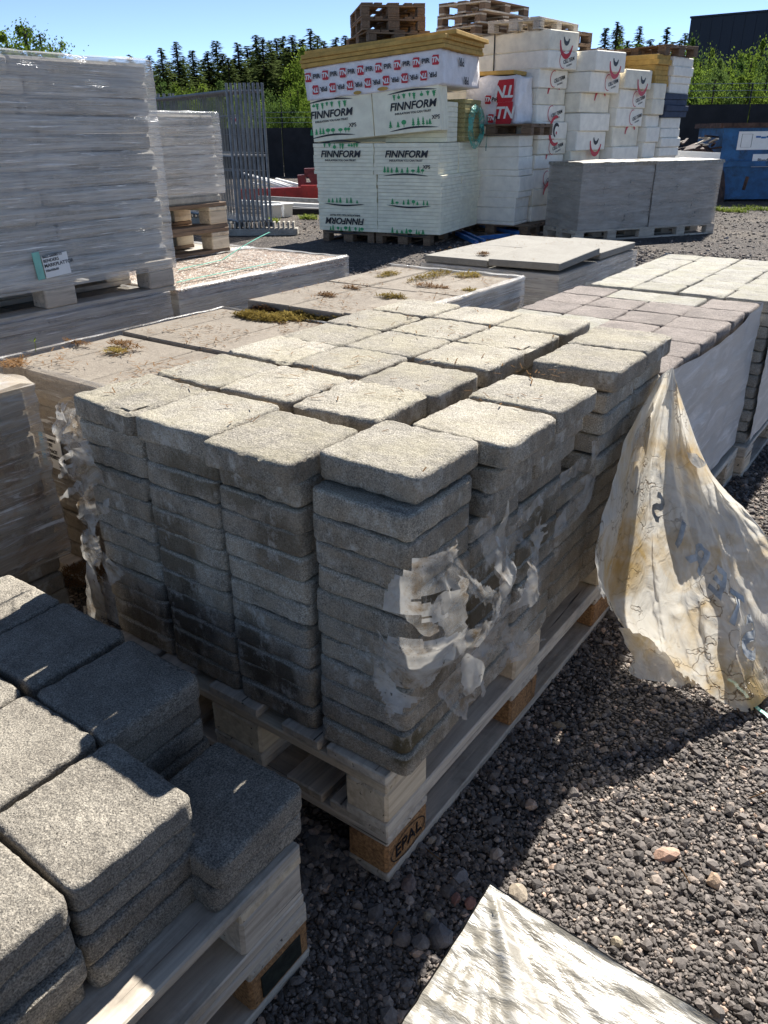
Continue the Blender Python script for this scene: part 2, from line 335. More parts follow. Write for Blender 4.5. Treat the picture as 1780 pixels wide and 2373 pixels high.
def bar(p, q, w, h):
    """square bar from p to q"""
    p, q = Vector(p), Vector(q); t_ = (q-p).normalized(); s = t_.cross(Vector((0, 0, 1)))
    if s.length < 1e-3: s = Vector((1, 0, 0))
    s.normalize(); u = s.cross(t_); vs = []
    for c in (p, q):
        for a, b in ((-1, -1), (1, -1), (1, 1), (-1, 1)): vs.append(c+s*a*w/2+u*b*h/2)
    return vs, [(0, 1, 2, 3), (7, 6, 5, 4), (0, 4, 5, 1), (1, 5, 6, 2), (2, 6, 7, 3), (3, 7, 4, 0)]
_txt = {}
def text_me(name, s, size, mat, shear=0., off=0., sx=1., ext=.0006, center=True, flip=False):
    k = (s, size, mat, shear, off, sx, ext, center, flip)
    if k in _txt: return _txt[k]
    cu = bpy.data.curves.new('tmp', 'FONT'); cu.body = s; cu.size = size; cu.shear = shear; cu.offset = off; cu.extrude = ext; cu.resolution_u = 3
    if center: cu.align_x = 'CENTER'; cu.align_y = 'CENTER'
    o = bpy.data.objects.new('tmp', cu); C.objects.link(o); bpy.context.view_layer.update()
    dg = bpy.context.evaluated_depsgraph_get(); me = bpy.data.meshes.new_from_object(o.evaluated_get(dg)); me.name = name
    bpy.data.objects.remove(o); me.materials.clear(); me.materials.append(M[mat])
    me.transform(Matrix.Diagonal((sx*(-1 if flip else 1), -1 if flip else 1, 1, 1))); _txt[k] = me; return me
FRONT = Matrix(((1, 0, 0), (0, 0, -1), (0, 1, 0))).to_euler()          # drawing plane xy -> faces -Y
SIDE = Matrix(((0, 0, 1), (1, 0, 0), (0, 1, 0))).to_euler()            # drawing plane xy -> faces +X
def frame(o, rz):
    c, s = math.cos(rz), math.sin(rz)
    return lambda lx, ly, lz=0.: Vector((o[0]+c*lx-s*ly, o[1]+s*lx+c*ly, lz))
ORD = ['first', 'second', 'third', 'fourth', 'fifth', 'sixth', 'seventh', 'eighth', 'ninth', 'tenth', 'eleventh', 'twelfth', 'thirteenth', 'fourteenth', 'fifteenth', 'sixteenth', 'seventeenth', 'eighteenth']

# ------------------------------------------------------------------ setting: ground and gravel
gm = mk('ground', [(-900, -300, 0), (900, -300, 0), (900, 1500, 0), (-900, 1500, 0)], [(0, 1, 2, 3)], 'ground')
tag(ob('ground', gm), kind='structure')

def ico():
    bm = bmesh.new(); bmesh.ops.create_icosphere(bm, subdivisions=1, radius=1.0)
    v = np.array([x.co[:] for x in bm.verts]); f = np.array([[x.index for x in fc.verts] for fc in bm.faces]); bm.free(); return v, f
IV, IF = ico()
def rand_rot(n):
    q = rng.normal(size=(n, 4)); q /= np.linalg.norm(q, axis=1)[:, None]; w, x, y, z = q.T
    return np.stack([np.stack([1-2*(y*y+z*z), 2*(x*y-z*w), 2*(x*z+y*w)], -1), np.stack([2*(x*y+z*w), 1-2*(x*x+z*z), 2*(y*z-x*w)], -1), np.stack([2*(x*z-y*w), 2*(y*z+x*w), 1-2*(x*x+y*y)], -1)], 1)
def gravel(name, xy, rad, zoff=.3):
    n = len(xy); Rm = rand_rot(n); sc = rad[:, None]*rng.uniform(.62, 1.25, (n, 3)); nz = rng.uniform(.68, 1.28, (n, len(IV), 1))
    v = IV[None]*nz*sc[:, None, :]; v = np.einsum('nij,nkj->nki', Rm, v); v[..., 2] *= .75
    v[..., 0] += xy[:, 0:1]; v[..., 1] += xy[:, 1:2]; v[..., 2] += (rad*zoff)[:, None]
    nv = len(IV); f = (IF[None]+(np.arange(n)*nv)[:, None, None]).reshape(-1, 3); v = v.reshape(-1, 3)
    me = bpy.data.meshes.new(name); me.vertices.add(len(v)); me.vertices.foreach_set('co', v.astype(np.float32).ravel())
    me.loops.add(f.size); me.loops.foreach_set('vertex_index', f.astype(np.int32).ravel())
    me.polygons.add(len(f)); me.polygons.foreach_set('loop_start', np.arange(0, f.size, 3, dtype=np.int32)); me.update(calc_edges=True)
    t_ = rng.random(n); base = np.stack([.085+.12*t_, .075+.103*t_, .069+.09*t_], 1)
    pick = rng.random(n); base[pick > .84] = np.array([.34, .28, .235])*rng.uniform(.7, 1.3, (int((pick > .84).sum()), 1))
    base[pick > .965] = np.array([.46, .33, .25])*rng.uniform(.7, 1.25, (int((pick > .965).sum()), 1))
    col = np.ones((n, nv, 4), np.float32); col[..., :3] = np.clip(base, 0, 1)[:, None, :]
    a = me.color_attributes.new('col', 'FLOAT_COLOR', 'POINT'); a.data.foreach_set('color', col.ravel())
    me.shade_flat(); me.materials.append(M['gravel']); o = ob(name, me); return o
def scatter(n, x0, x1, y0, y1): return np.stack([rng.uniform(x0, x1, n), rng.uniform(y0, y1, n)], 1)
def rads(n, med, sig=.38): return med*np.exp(rng.normal(0, sig, n))
g1 = scatter(46000, -.10, 1.15, -.62, 1.25); g2 = scatter(15000, -.05, 1.5, 1.25, 3.6); g3 = scatter(4200, -.75, -.1, -.25, .02); g4 = scatter(9000, -.1, .75, -.55, .6)
xy = np.concatenate([g1, g2, g3, g4]); rd = np.concatenate([rads(len(g1), .0037, .45), rads(len(g2), .0065), rads(len(g3), .006), rads(len(g4), .0034, .5)])
tag(gravel('loose_gravel', xy, rd), 'dark grey crushed gravel covering the yard beside the pallets', 'gravel', kind='stuff')
xyf = np.concatenate([scatter(9000, -3.2, 1.5, 3.6, 9.5), scatter(4500, -9, -1, 8, 16), scatter(3000, -5, -2.6, 3, 9)])
tag(gravel('scattered_gravel', xyf, rads(len(xyf), .013, .35)), 'coarser grey gravel scattered over the far yard', 'gravel', kind='stuff')

def stone_mesh(name, sx, sy, sz, col, seed):
    bm = bmesh.new(); bmesh.ops.create_icosphere(bm, subdivisions=2, radius=1.0); r_ = random.Random(seed)
    cuts = [(Vector((r_.uniform(-1, 1), r_.uniform(-1, 1), r_.uniform(-1, 1))).normalized(), r_.uniform(.55, .85)) for _ in range(9)]
    for v in bm.verts:
        for n_, k in cuts:
            e = v.co.dot(n_)-k
            if e > 0: v.co -= n_*e
        v.co = Vector((v.co.x*sx, v.co.y*sy, v.co.z*sz))
    me = bpy.data.meshes.new(name); bm.to_mesh(me); bm.free()
    me.shade_flat(); a = me.color_attributes.new('col', 'FLOAT_COLOR', 'POINT'); a.data.foreach_set('color', np.tile(np.array([*col, 1], np.float32), len(me.vertices)))
    me.materials.append(M['gravel']); return me
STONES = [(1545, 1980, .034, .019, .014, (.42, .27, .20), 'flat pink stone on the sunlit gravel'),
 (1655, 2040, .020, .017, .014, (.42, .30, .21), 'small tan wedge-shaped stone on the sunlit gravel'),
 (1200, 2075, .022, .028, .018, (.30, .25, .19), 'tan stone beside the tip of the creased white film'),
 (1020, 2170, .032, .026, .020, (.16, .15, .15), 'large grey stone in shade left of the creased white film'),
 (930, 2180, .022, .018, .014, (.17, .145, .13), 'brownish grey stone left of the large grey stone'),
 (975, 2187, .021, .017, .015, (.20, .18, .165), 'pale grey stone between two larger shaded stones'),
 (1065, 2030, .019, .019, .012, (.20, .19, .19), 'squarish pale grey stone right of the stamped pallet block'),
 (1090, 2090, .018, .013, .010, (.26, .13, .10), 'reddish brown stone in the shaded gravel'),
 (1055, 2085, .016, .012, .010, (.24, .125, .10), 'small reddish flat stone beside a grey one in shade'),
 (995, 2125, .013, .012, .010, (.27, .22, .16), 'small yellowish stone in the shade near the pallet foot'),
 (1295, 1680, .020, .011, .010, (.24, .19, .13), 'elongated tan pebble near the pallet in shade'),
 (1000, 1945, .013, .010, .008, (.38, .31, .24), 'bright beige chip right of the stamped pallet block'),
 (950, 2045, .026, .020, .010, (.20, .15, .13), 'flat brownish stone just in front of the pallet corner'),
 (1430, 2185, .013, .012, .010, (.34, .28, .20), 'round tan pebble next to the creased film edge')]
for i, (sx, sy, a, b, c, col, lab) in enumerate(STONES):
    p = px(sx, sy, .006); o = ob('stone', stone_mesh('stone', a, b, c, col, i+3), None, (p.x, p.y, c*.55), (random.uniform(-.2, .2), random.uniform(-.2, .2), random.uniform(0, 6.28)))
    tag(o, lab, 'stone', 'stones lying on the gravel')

# ------------------------------------------------------------------ pallets
def pallet(loc, rz, label, group='wooden pallets', mats=('wood', 'wood', 'wood', 'wood'), parts='full', rot=None):
    """EUR pallet: 0.8 x 1.2 x 0.144 m, long side along local Y"""
    t = thing('wooden_pallet', label, 'pallet', loc, rz, group, rot)
    md, ms, mb, ml = mats
    b145 = boxm('deck_board', .145, 1.2, .022, md, .003, .0012); b100 = boxm('deck_board', .10, 1.2, .022, md, .003, .0012)
    for x, me in ((-.3275, b145), (-.1885, b100), (0, b145), (.1885, b100), (.3275, b145)): ob('deck_board', me, t, (x, 0, .122))
    st = boxm('stringer_board', .145, .8, .022, ms, .003, .001)
    for y in (-.5275, 0, .5275): ob('stringer_board', st, t, (0, y, .0995), (0, 0, R(90)))
    bl = boxm('block', .10, .145, .0775, mb, .006, .001); blc = boxm('block', .145, .145, .0775, mb, .006, .001)
    lo = boxm('bottom_board', .10, 1.2, .022, ml, .003, .001); loc_ = boxm('bottom_board', .145, 1.2, .022, ml, .003, .001)
    t['blocks'] = 9
    for x, b, l in ((-.35, bl, lo), (0, blc, loc_), (.35, bl, lo)):
        ob('bottom_board', l, t, (x, 0, 0))
        for y in (-.5275, 0, .5275): ob('block', b, t, (x, y, .022))
    del t['blocks']; return t
def child_at(t, name, x, y):
    return min((c for c in t.children if c.name.split('.')[0] == name), key=lambda c: (c.location.x-x)**2+(c.location.y-y)**2)

# ------------------------------------------------------------------ pavers (tumbled concrete blocks)
def paver_mesh(name, sx, sy, sz, mat, seed, nx=15, nz=6, rad=.016, rough=.0032, re=.0062):
    """chipped block: rounded corners in plan, softened top and bottom edges; origin at the centre of its underside"""
    off = Vector((seed*3.7, seed*1.3, seed*2.1)); hx, hy = sx/2, sy/2
    mid = max(1, nz-4); zs = [0., .32*re, re]+[re+(sz-2*re)*k/mid for k in range(1, mid)]+[sz-re, sz-.32*re, sz]
    ins = [re, .32*re, 0.]+[0.]*(mid-1)+[0., .32*re, re]; nz = len(zs)-1
    def warp(a, n):
        if a in (0, n): return float(a == n)
        if a in (1, n-1): return .022 if a == 1 else .978
        return .07+.86*(a-2)/(n-4)
    def pt(i, j, k):
        x = (warp(i, nx)-.5)*2; y = (warp(j, nx)-.5)*2; h0, h1 = hx-ins[k], hy-ins[k]
        qx, qy = x*h0, y*h1; cx_, cy_ = max(-hx+rad, min(hx-rad, qx)), max(-hy+rad, min(hy-rad, qy))
        ex, ey = qx-cx_, qy-cy_; L = math.hypot(ex, ey)
        if L > 1e-7: m_ = max(abs(ex), abs(ey)); qx, qy = cx_+ex/L*m_, cy_+ey/L*m_
        p = Vector((qx, qy, zs[k])); rim = 1. if k in (0, 1, nz-1, nz) and (max(abs(x), abs(y)) > .86) else .25
        side = max(abs(x), abs(y)) > .999
        n3 = noise.noise_vector((p+off)*20.)*rough*.26+noise.noise_vector((p+off)*95.)*rough*(.22+.50*rim)
        if side: n3 += Vector((x, y, 0)).normalized()*noise.noise((p+off)*Vector((9, 9, 30)).length*.25)*rough*.8
        chip = (max(0., noise.noise((p+off)*15.)-.16)*.016+max(0., noise.noise((p+off)*44.)-.12)*.009)*(1 if rim > .5 else 0)
        c = Vector((-qx, -qy, sz*.5-zs[k])); p = p+n3+c.normalized()*chip
        if not side and k == nz: p.z = zs[k]+n3.z*.8-chip*.5
        if not side and k == 0: p.z = 0.
        return p
    idx = {}; vs = []; fs = []
    def vid(i, j, k):
        if (i, j, k) not in idx: idx[(i, j, k)] = len(vs); vs.append(pt(i, j, k))
        return idx[(i, j, k)]
    for i in range(nx):
        for j in range(nx):
            fs.append((vid(i, j, nz), vid(i+1, j, nz), vid(i+1, j+1, nz), vid(i, j+1, nz)))
            fs.append((vid(i, j, 0), vid(i, j+1, 0), vid(i+1, j+1, 0), vid(i+1, j, 0)))
    for k in range(nz):
        for i in range(nx):
            fs.append((vid(i, 0, k), vid(i+1, 0, k), vid(i+1, 0, k+1), vid(i, 0, k+1)))
            fs.append((vid(i+1, nx, k), vid(i, nx, k), vid(i, nx, k+1), vid(i+1, nx, k+1)))
            fs.append((vid(0, i+1, k), vid(0, i, k), vid(0, i, k+1), vid(0, i+1, k+1)))
            fs.append((vid(nx, i, k), vid(nx, i+1, k), vid(nx, i+1, k+1), vid(nx, i, k+1)))
    me = mk(name, vs, fs, mat, True); me.set_sharp_from_angle(angle=R(52)); return me
NV = 7
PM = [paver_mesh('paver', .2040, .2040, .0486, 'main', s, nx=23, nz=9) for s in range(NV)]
PD = [paver_mesh('paver', .202, .202, .0490, 'dark', s+20, nx=25, nz=9) for s in range(NV)]

# two pallets under the torn stack
PITCH_P, LAY, TOPZ, BASE = .2086, .0488, .874, .288
pc = (-.0239-.40, -.0116+.60)
low = pallet((pc[0], pc[1], 0), 0, 'grey wooden pallet on the gravel with EPAL stamped on its corner block', mats=('wood', 'wood', 'chip', 'wood'))
upp = pallet((pc[0]+.002, pc[1]-.004, .144), 0, 'grey wooden pallet directly under the torn paver stack, stacked on another', mats=('wood', 'wood_new', 'wood_new', 'wood'))
blk = child_at(low, 'block', .35, -.5275)
ob('stamp_lettering', text_me('stamp_lettering', 'EPAL', .046, 'black', shear=.0, sx=.95), blk, (.0512, 0, .039), SIDE)
ring = [(math.cos(a)*.062, math.sin(a)*.033) for a in np.linspace(0, 2*math.pi, 41)]; ring2 = [(x*.955, y*.93) for x, y in ring]
rv = [(x, y, 0) for x, y in ring]+[(x, y, 0) for x, y in ring2]; rf = [(i, i+1, 41+i+1, 41+i) for i in range(40)]
ob('stamp_ring', mk('stamp_ring', rv, rf, 'black'), blk, (.0514, 0, .039), SIDE)

# the torn stack itself: 4 x 6 columns, 12 layers
def plabel(u, v, l, top):
    la = 'top layer' if l == 11 else ORD[11-l]+' layer from top'
    if v == 0 and u == 0: return f"grey paver at the torn stack's near corner, {la}"
    if v == 0: return f'grey paver on torn stack front, {ORD[u-1]} column left of corner, {la}'
    if u == 0: return f'grey paver on torn stack right side, {ORD[v-1]} column behind corner, {la}'
    return f'grey paver in torn stack, {ORD[v]} row back, {ORD[u]} from right, {la}'
sh = random.Random(5)
for u in range(4):
    for v in range(6):
        edge_col = u in (0, 3) or v in (0, 5)
        hgt = 12
        if (u, v) == (0, 3): hgt = 7
        lo_l = 0 if edge_col else 9
        cx0 = -(u+.5)*PITCH_P; cy0 = (v+.5)*PITCH_P
        coldx, coldy = sh.uniform(-.003, .003), sh.uniform(-.003, .003)
        for l in range(lo_l, hgt):
            dx = coldx+sh.gauss(0, .0022); dy = coldy+sh.gauss(0, .0022); dz = 0.
            if u == 0 and v == 0: dx += .012 if l < 11 else .010; dy += .0 if l < 11 else .032
            if u == 1 and v == 0 and l == 11: dx += .006; dy -= .034
            if u in (2, 3) and v == 0 and l == 11: dy -= .012
            if u == 0 and v in (1, 2) and l >= 9: dx += .055 if l == 11 else (.035 if l == 10 else .022); dy += .028
            if u == 0 and v in (1, 2) and l < 9: dx += .008
            if u == 0 and v in (4, 5):
                if l >= 7: dx += .058 if l == 11 else .04; dy += -.085 if v == 4 else -.085; dz = (l-6)*.0018
                else: dx += .004
            if u >= 1 and v >= 1 and l == 11: dx += sh.gauss(0, .006); dy += sh.gauss(0, .006)
            if u in (2, 3) and v in (1, 2, 3) and l == 11: dy += .010
            tx, ty = (sh.gauss(0, .007), sh.gauss(0, .007)) if l == 11 else (0, 0)
            if l == 11: dz += abs(sh.gauss(0, .0018))+.0008
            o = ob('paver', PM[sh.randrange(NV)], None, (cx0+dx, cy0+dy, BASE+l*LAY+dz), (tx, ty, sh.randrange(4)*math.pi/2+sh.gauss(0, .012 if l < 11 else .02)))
            tag(o, plabel(u, v, l, l == hgt-1), 'paver', 'pavers of the torn stack')

# ------------------------------------------------------------------ charcoal stack, near left
bx, by = -.052, -.217
lowB = pallet((bx-.40, by-.60, 0), 0, 'wooden pallet on the gravel under the charcoal stack, dark recess in its block', mats=('wood', 'wood', 'chip', 'wood'))
uppB = pallet((bx-.402, by-.602, .144), 0, 'upper wooden pallet directly under the charcoal paver stack', mats=('wood', 'wood_new', 'wood', 'wood'))
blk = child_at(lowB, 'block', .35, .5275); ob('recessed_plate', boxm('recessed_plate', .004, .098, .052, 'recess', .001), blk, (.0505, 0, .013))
qd = random.Random(11)
BCOL = {(0, 0): 2, (1, 0): 4, (2, 0): 4, (3, 0): 4, (0, 1): 4, (1, 1): 4, (2, 1): 4, (3, 1): 4, (0, 2): 4, (1, 2): 4, (2, 2): 4, (0, 3): 4, (1, 3): 4, (0, 4): 4, (1, 4): 4, (0, 5): 4}
POSB = {(0, 0): (-.165, -.292), (1, 0): (-.425, -.262), (2, 0): (-.645, -.258), (3, 0): (-.855, -.262), (0, 1): (-.222, -.470), (1, 1): (-.434, -.474), (2, 1): (-.645, -.470), (3, 1): (-.855, -.472)}
for (u, v), n in BCOL.items():
    x, y = POSB.get((u, v), (-.222-.212*u, -.470-.207*(v-1)))
    for l in range(n):
        if v >= 2 and 0 < u and l < 2: continue
        la = 'top layer' if l == n-1 else ORD[n-1-l]+' layer from top'
        jx = qd.gauss(0, .004)+(.002*(n-1-l) if u == 0 else 0); jy = qd.gauss(0, .003)
        o = ob('paver', PD[qd.randrange(NV)], None, (x+jx, y+jy, .288+l*.0492), (0, 0, qd.randrange(4)*math.pi/2+qd.gauss(0, .015)))
        nm = 'lowest short column' if (u, v) == (0, 0) else f'{ORD[v]} row, {ORD[u]} column from right'
        tag(o, f'charcoal paver of near left stack, {nm}, {la}', 'paver', 'pavers of the charcoal stack')

# ------------------------------------------------------------------ wrapped stacks
def shell(name, x0, x1, y0, y1, z0, z1, mat, parent, amp=.004, lip=.05, res=.03, bulge=0., layers=None, top=False, seed=0, sides='nsew', sag=0.):
    """film wound round a stack: four sides, folded over the top edge by lip; optional full top"""
    off = Vector((seed*5.1, seed*2.3, 0)); parts_ = []
    def wob(p, n):
        k = noise.noise((p+off)*9.)*amp+noise.noise(Vector((p.x*4, p.y*4, p.z*38))+off)*amp*.6
        if layers: k -= abs(math.sin(math.pi*(p.z-z0)/layers))**.3*-amp*.8
        return p+n*k
    def strip(a, b, n):
        L = (Vector(b)-Vector(a)).length; nu = max(2, int(L/res)); nvv = max(2, int((z1-z0)/(res*.7)))
        def fn(s_, t_):
            p = Vector(a).lerp(Vector(b), s_); zz = z0+(z1-z0)*t_
            tz = zz-(sag*math.sin(math.pi*s_)*t_)
            return wob(Vector((p.x, p.y, tz)), n)
        parts_.append(quadgrid(fn, nu, nvv))
        if lip and not top:
            def fl(s_, t_):
                p = Vector(a).lerp(Vector(b), s_); q = Vector((p.x, p.y, z1-sag*math.sin(math.pi*s_)))-n*lip*t_*(1+.8*noise.noise((p+off)*12.))+Vector((0, 0, .004*math.sin(t_*3)+.002))
                return wob(q, Vector((0, 0, 1))) if t_ > 0 else wob(Vector((p.x, p.y, z1-sag*math.sin(math.pi*s_))), n)
            parts_.append(quadgrid(fl, nu, 3))
    if 's' in sides: strip((x0, y0, 0), (x1, y0, 0), Vector((0, -1, 0)))
    if 'e' in sides: strip((x1, y0, 0), (x1, y1, 0), Vector((1, 0, 0)))
    if 'n' in sides: strip((x1, y1, 0), (x0, y1, 0), Vector((0, 1, 0)))
    if 'w' in sides: strip((x0, y1, 0), (x0, y0, 0), Vector((-1, 0, 0)))
    if top:
        def ft(s_, t_): return wob(Vector((x0+(x1-x0)*s_, y0+(y1-y0)*t_, z1+bulge*math.sin(math.pi*s_)*math.sin(math.pi*t_))), Vector((0, 0, 1)))
        parts_.append(quadgrid(ft, int((x1-x0)/res), int((y1-y0)/res)))
    v, f = merge(parts_); o = ob(name, mk(name, v, f, mat, True), parent); return o
def slabs(t, x0, x1, y0, y1, z0, z1, n, mat, splits=2, jit=.006, seed=1, splitx=1, bev=.006, name='slab'):
    r_ = random.Random(seed); h = (z1-z0)/n
    for i in range(n):
        ys = [y0]+[y0+(y1-y0)*(k/splits)+r_.uniform(-.05, .05)*(1 if splits > 1 else 0) for k in range(1, splits)]+[y1]
        for a, b in zip(ys, ys[1:]):
            for k in range(splitx):
                xa = x0+(x1-x0)*k/splitx; xb = x0+(x1-x0)*(k+1)/splitx
                me = boxm(name, round(xb-xa-.004, 2), round(b-a-.006, 2), h-.003, mat, bev, .001)
                ob(name, me, t, ((xa+xb)/2+r_.uniform(-jit, jit), (a+b)/2+r_.uniform(-jit, jit), z0+i*h))

ZF = .70
# G: tall wrapped slab stack, left, standing on the low wrapped pallet F2
gx, gy1 = -2.38, 1.60
pallet((gx-.40, gy1-.60, ZF), 0, 'wooden pallet under the tall film-wrapped slab stack at left', mats=('wood', 'wood', 'wood', 'wood'))
G = thing('wrapped_slab_stack', 'tall stack of grey slabs wrapped in shiny film, at the left edge', 'slab stack', (gx-.40, gy1-.60, ZF+.144))
slabs(G, -.39, .385, -.60, .595, 0, .785, 12, 'slab_grey', 2, .009, 3, bev=.013)
shell('stretch_film', -.405, .402, -.615, .612, -.045, .793, 'film', G, amp=.008, lip=.12, res=.028, layers=.0638, seed=1)
# label on G's face
p = px(132, 610, n=(1, 0, 0), k=gx+.014)-Vector(G.location)
lab = ob('label', boxm('label', .003, .115, .085, 'sticker', .0005), G, (p.x, p.y, p.z-.048), (R(4), 0, 0))
ob('label_band', boxm('label_band', .003, .032, .105, 'teal', .0005), lab, (-.0012, -.078, 0))
for k, (s_, zz, sz_) in enumerate((('0662-66000713', .083, .014), ('BENDERS', .066, .017), ('MARKPLATTOR', .047, .019), ('350x350x50', .030, .012))):
    ob('label_lettering', text_me('label_lettering', s_, sz_, 'ink', center=False, off=.0002), lab, (.0022, -.055, zz-.006), SIDE)
# F2 under G, F1 beside it, and the stack under H
def lowstack(y0, y1, label, topmat, lay=6, x1=gx+.01, w=.80, mat='slab_grey', toplab=None, seed=4):
    pallet((x1-w/2, (y0+y1)/2, 0), 0, label[1], mats=('wood',)*4)
    t = thing('wrapped_slab_stack', label[0], 'slab stack', (x1-w/2, (y0+y1)/2, .144))
    hy = (y1-y0)/2
    slabs(t, -w/2+.006, w/2-.006, -hy+.006, hy-.006, 0, ZF-.144-.05, lay, mat, 2, .003, seed)
    slabs(t, -w/2+.006, w/2-.006, -hy+.006, hy-.006, ZF-.144-.05, ZF-.144-.002, 1, topmat, 2, .001, seed+1, bev=.003, name='top_slab')
    shell('stretch_film', -w/2-.006, w/2+.006, -hy-.006, hy+.006, -.03, ZF-.144+.001, 'film', t, amp=.006, lip=.045, res=.03, seed=seed)
    return t
lowstack(.28, 1.545, ('low film-wrapped slab stack carrying the tall stack at left', 'pallet hidden under the low slab stack at far left'), 'slab_grey', seed=4)
f1 = lowstack(1.60, 2.90, ('low film-wrapped stack of pebble-faced slabs with green straps', 'pallet under the pebble-faced slab stack'), 'aggregate', seed=6)
lowstack(1.75, 2.90, ('film-wrapped slab stack under the twin pallets behind the pebble slabs', 'pallet under the rear wrapped slab stack'), 'slab_grey', x1=gx-.80, seed=8)
# green straps on the pebble slabs
for a, b, lab_ in (((410, 655), (640, 608), 'thin green strap lying across the pebble slabs, near line'), ((415, 625), (515, 603), 'thin green strap across the pebble slabs, rear line')):
    p = px(a[0], a[1], ZF+.006); q = px(b[0], b[1], ZF+.006); mid = [p.lerp(q, k/6)+Vector((0, random.uniform(-.004, .004), random.uniform(0, .004))) for k in range(7)]
    v, f = merge([bar(mid[k], mid[k+1], .012, .0015) for k in range(6)]); tag(ob('strap', mk('strap', v, f, 'strap')), lab_, 'strap', 'green straps')
p = px(517, 603, ZF+.006); pts = [p+Vector((k*.012, k*.045, .004+k*.022-.0006*k*k)) for k in range(8)]
v, f = merge([bar(pts[k], pts[k+1], .013, .0015) for k in range(7)]); tag(ob('strap', mk('strap', v, f, 'strap')), 'loose green strap end sticking up from the pebble slabs', 'strap', 'green straps')
# H: wrapped stack on two pallets
hx, hy1 = -3.14, 2.70
for k, s_ in enumerate(('lower of two pallets under the wrapped slab stack behind the pebble slabs', 'upper of two pallets under the wrapped slab stack behind the pebble slabs')):
    pallet((hx-.40-.004*k, hy1-.60+.003*k, ZF+.144*k+.001), 0, s_, mats=('wood_dark', 'wood_new', 'wood_new', 'wood_dark'))
H = thing('wrapped_slab_stack', 'film-wrapped stack of thick pale slabs on two pallets', 'slab stack', (hx-.40, hy1-.60, ZF+.289))
slabs(H, -.385, .385, -.585, .585, 0, .475, 9, 'slab_grey', 1, .008, 9, bev=.012)
shell('stretch_film', -.40, .40, -.60, .60,   .05, .482, 'film', H, amp=.005, lip=.08, res=.03, layers=.0528, seed=9)

# C: stained wrapped slabs, left edge of the picture
pallet((-1.233-.40, .134-.60, 0), 0, 'wooden pallet under the brown-stained slab stack at the left edge', mats=('wood',)*4)
Cs = thing('wrapped_slab_stack', 'leaning slab stack in brown-stained film at the left edge', 'slab stack', (-1.233-.40, .134-.60, .144))
slabs(Cs, -.395, .398, -.59, .60, 0, .645, 11, 'slab_stain', 1, .006, 12, bev=.008)
shell('stretch_film', -.41, .411, -.605, .612, .165, .652, 'film_stain', Cs, amp=.009, lip=.10, res=.025, layers=.0586, seed=12)
# D: tan slab stack behind the torn stack
dx0, dx1, dy0, dy1, ZD = -1.65, -.90, .30, 1.20, .757
pallet((-1.30, .86, 0), 0, 'wooden pallet under the tan slab stack beside the torn stack', mats=('wood',)*4)
D = thing('wrapped_slab_stack', 'stack of tan slabs, film on its sides, open littered top beside torn stack', 'slab stack', ((dx0+dx1)/2, (dy0+dy1)/2, .144))
hxw, hyw = (dx1-dx0)/2, (dy1-dy0)/2
slabs(D, -hxw, hxw, -hyw, hyw, 0, ZD-.144-.051, 10, 'slab_stain', 2, .004, 14)
cols = [(-hxw, -hxw+.128), (-hxw+.131, -hxw+.38), (-hxw+.383, -hxw+.632), (-hxw+.635, hxw)]
for a, b in cols:
    for ya, yb, dz in ((-hyw, -.02, -.006), (-.012, hyw, .004)):
        ob('top_slab', boxm('top_slab', round(b-a, 3), round(yb-ya, 3), .050, 'slab_tan', .004, .001), D, ((a+b)/2, (ya+yb)/2, ZD-.144-.05+dz), (random.uniform(-.004, .004), 0, random.uniform(-.004, .004)))
shell('stretch_film', -hxw-.008, hxw+.008, -hyw-.008, hyw+.008, .20, ZD-.144+.006, 'film_side', D, amp=.004, lip=.012, res=.03, seed=14)
p = px(120, 1045, n=(0, 1, 0), k=dy0-.014)-Vector(D.location)
lab = ob('label', boxm('label', .088, .002, .105, 'sticker', .0005), D, (p.x+.006, p.y, p.z-.055), (0, R(2), 0))
ob('label_band', boxm('label_band', .022, .002, .105, 'cyan', .0005), lab, (-.05, -.0004, 0))
for s_, zz, sz_, ox in (('0662-66000712', .092, .0125, -.038), ('E-SORT', .075, .016, -.036), ('ANTRACIT', .056, .016, -.036), ('250X500X50', .038, .017, -.036), ('Vikt', .024, .008, .022), ('Antal', .015, .008, .022), ('Datum', .016, .008, -.036)):
    ob('label_lettering', text_me('label_lettering', s_, sz_, 'ink', center=False, sx=.75, off=.0002), lab, (ox, -.0016, zz-.006), FRONT)
# E: second tan slab stack behind D
ex0, ex1, ey0, ey1, ZE = -1.545, -.878, 1.232, 2.18, .80
pallet((-1.27, 2.08, 0), 0, 'wooden pallet under the mossy slab stack', mats=('wood',)*4)
Eo = thing('wrapped_slab_stack', 'stack of tan slabs with mossy edge and white film behind torn stack', 'slab stack', ((ex0+ex1)/2, (ey0+ey1)/2, .144))
hxw, hyw = (ex1-ex0)/2, (ey1-ey0)/2
slabs(Eo, -hxw, hxw, -hyw, hyw, 0, ZE-.144-.051, 10, 'slab_stain', 2, .004, 16)
for a, b in ((-hxw, -.125), (-.121, .12), (.124, hxw)):
    for ya, yb in ((-hyw, .0), (.006, hyw)):
        ob('top_slab', boxm('top_slab', round(b-a, 3), round(yb-ya, 3), .050, 'slab_tan', .004, .001), Eo, ((a+b)/2, (ya+yb)/2, ZE-.144-.05+random.uniform(-.003, .003)), (0, 0, random.uniform(-.006, .006)))
shell('stretch_film', -hxw-.01, hxw+.01, -hyw+.10, hyw+.01, .25, ZE-.144+.008, 'film', Eo, amp=.006, lip=.018, res=.03, seed=16, sides='en')
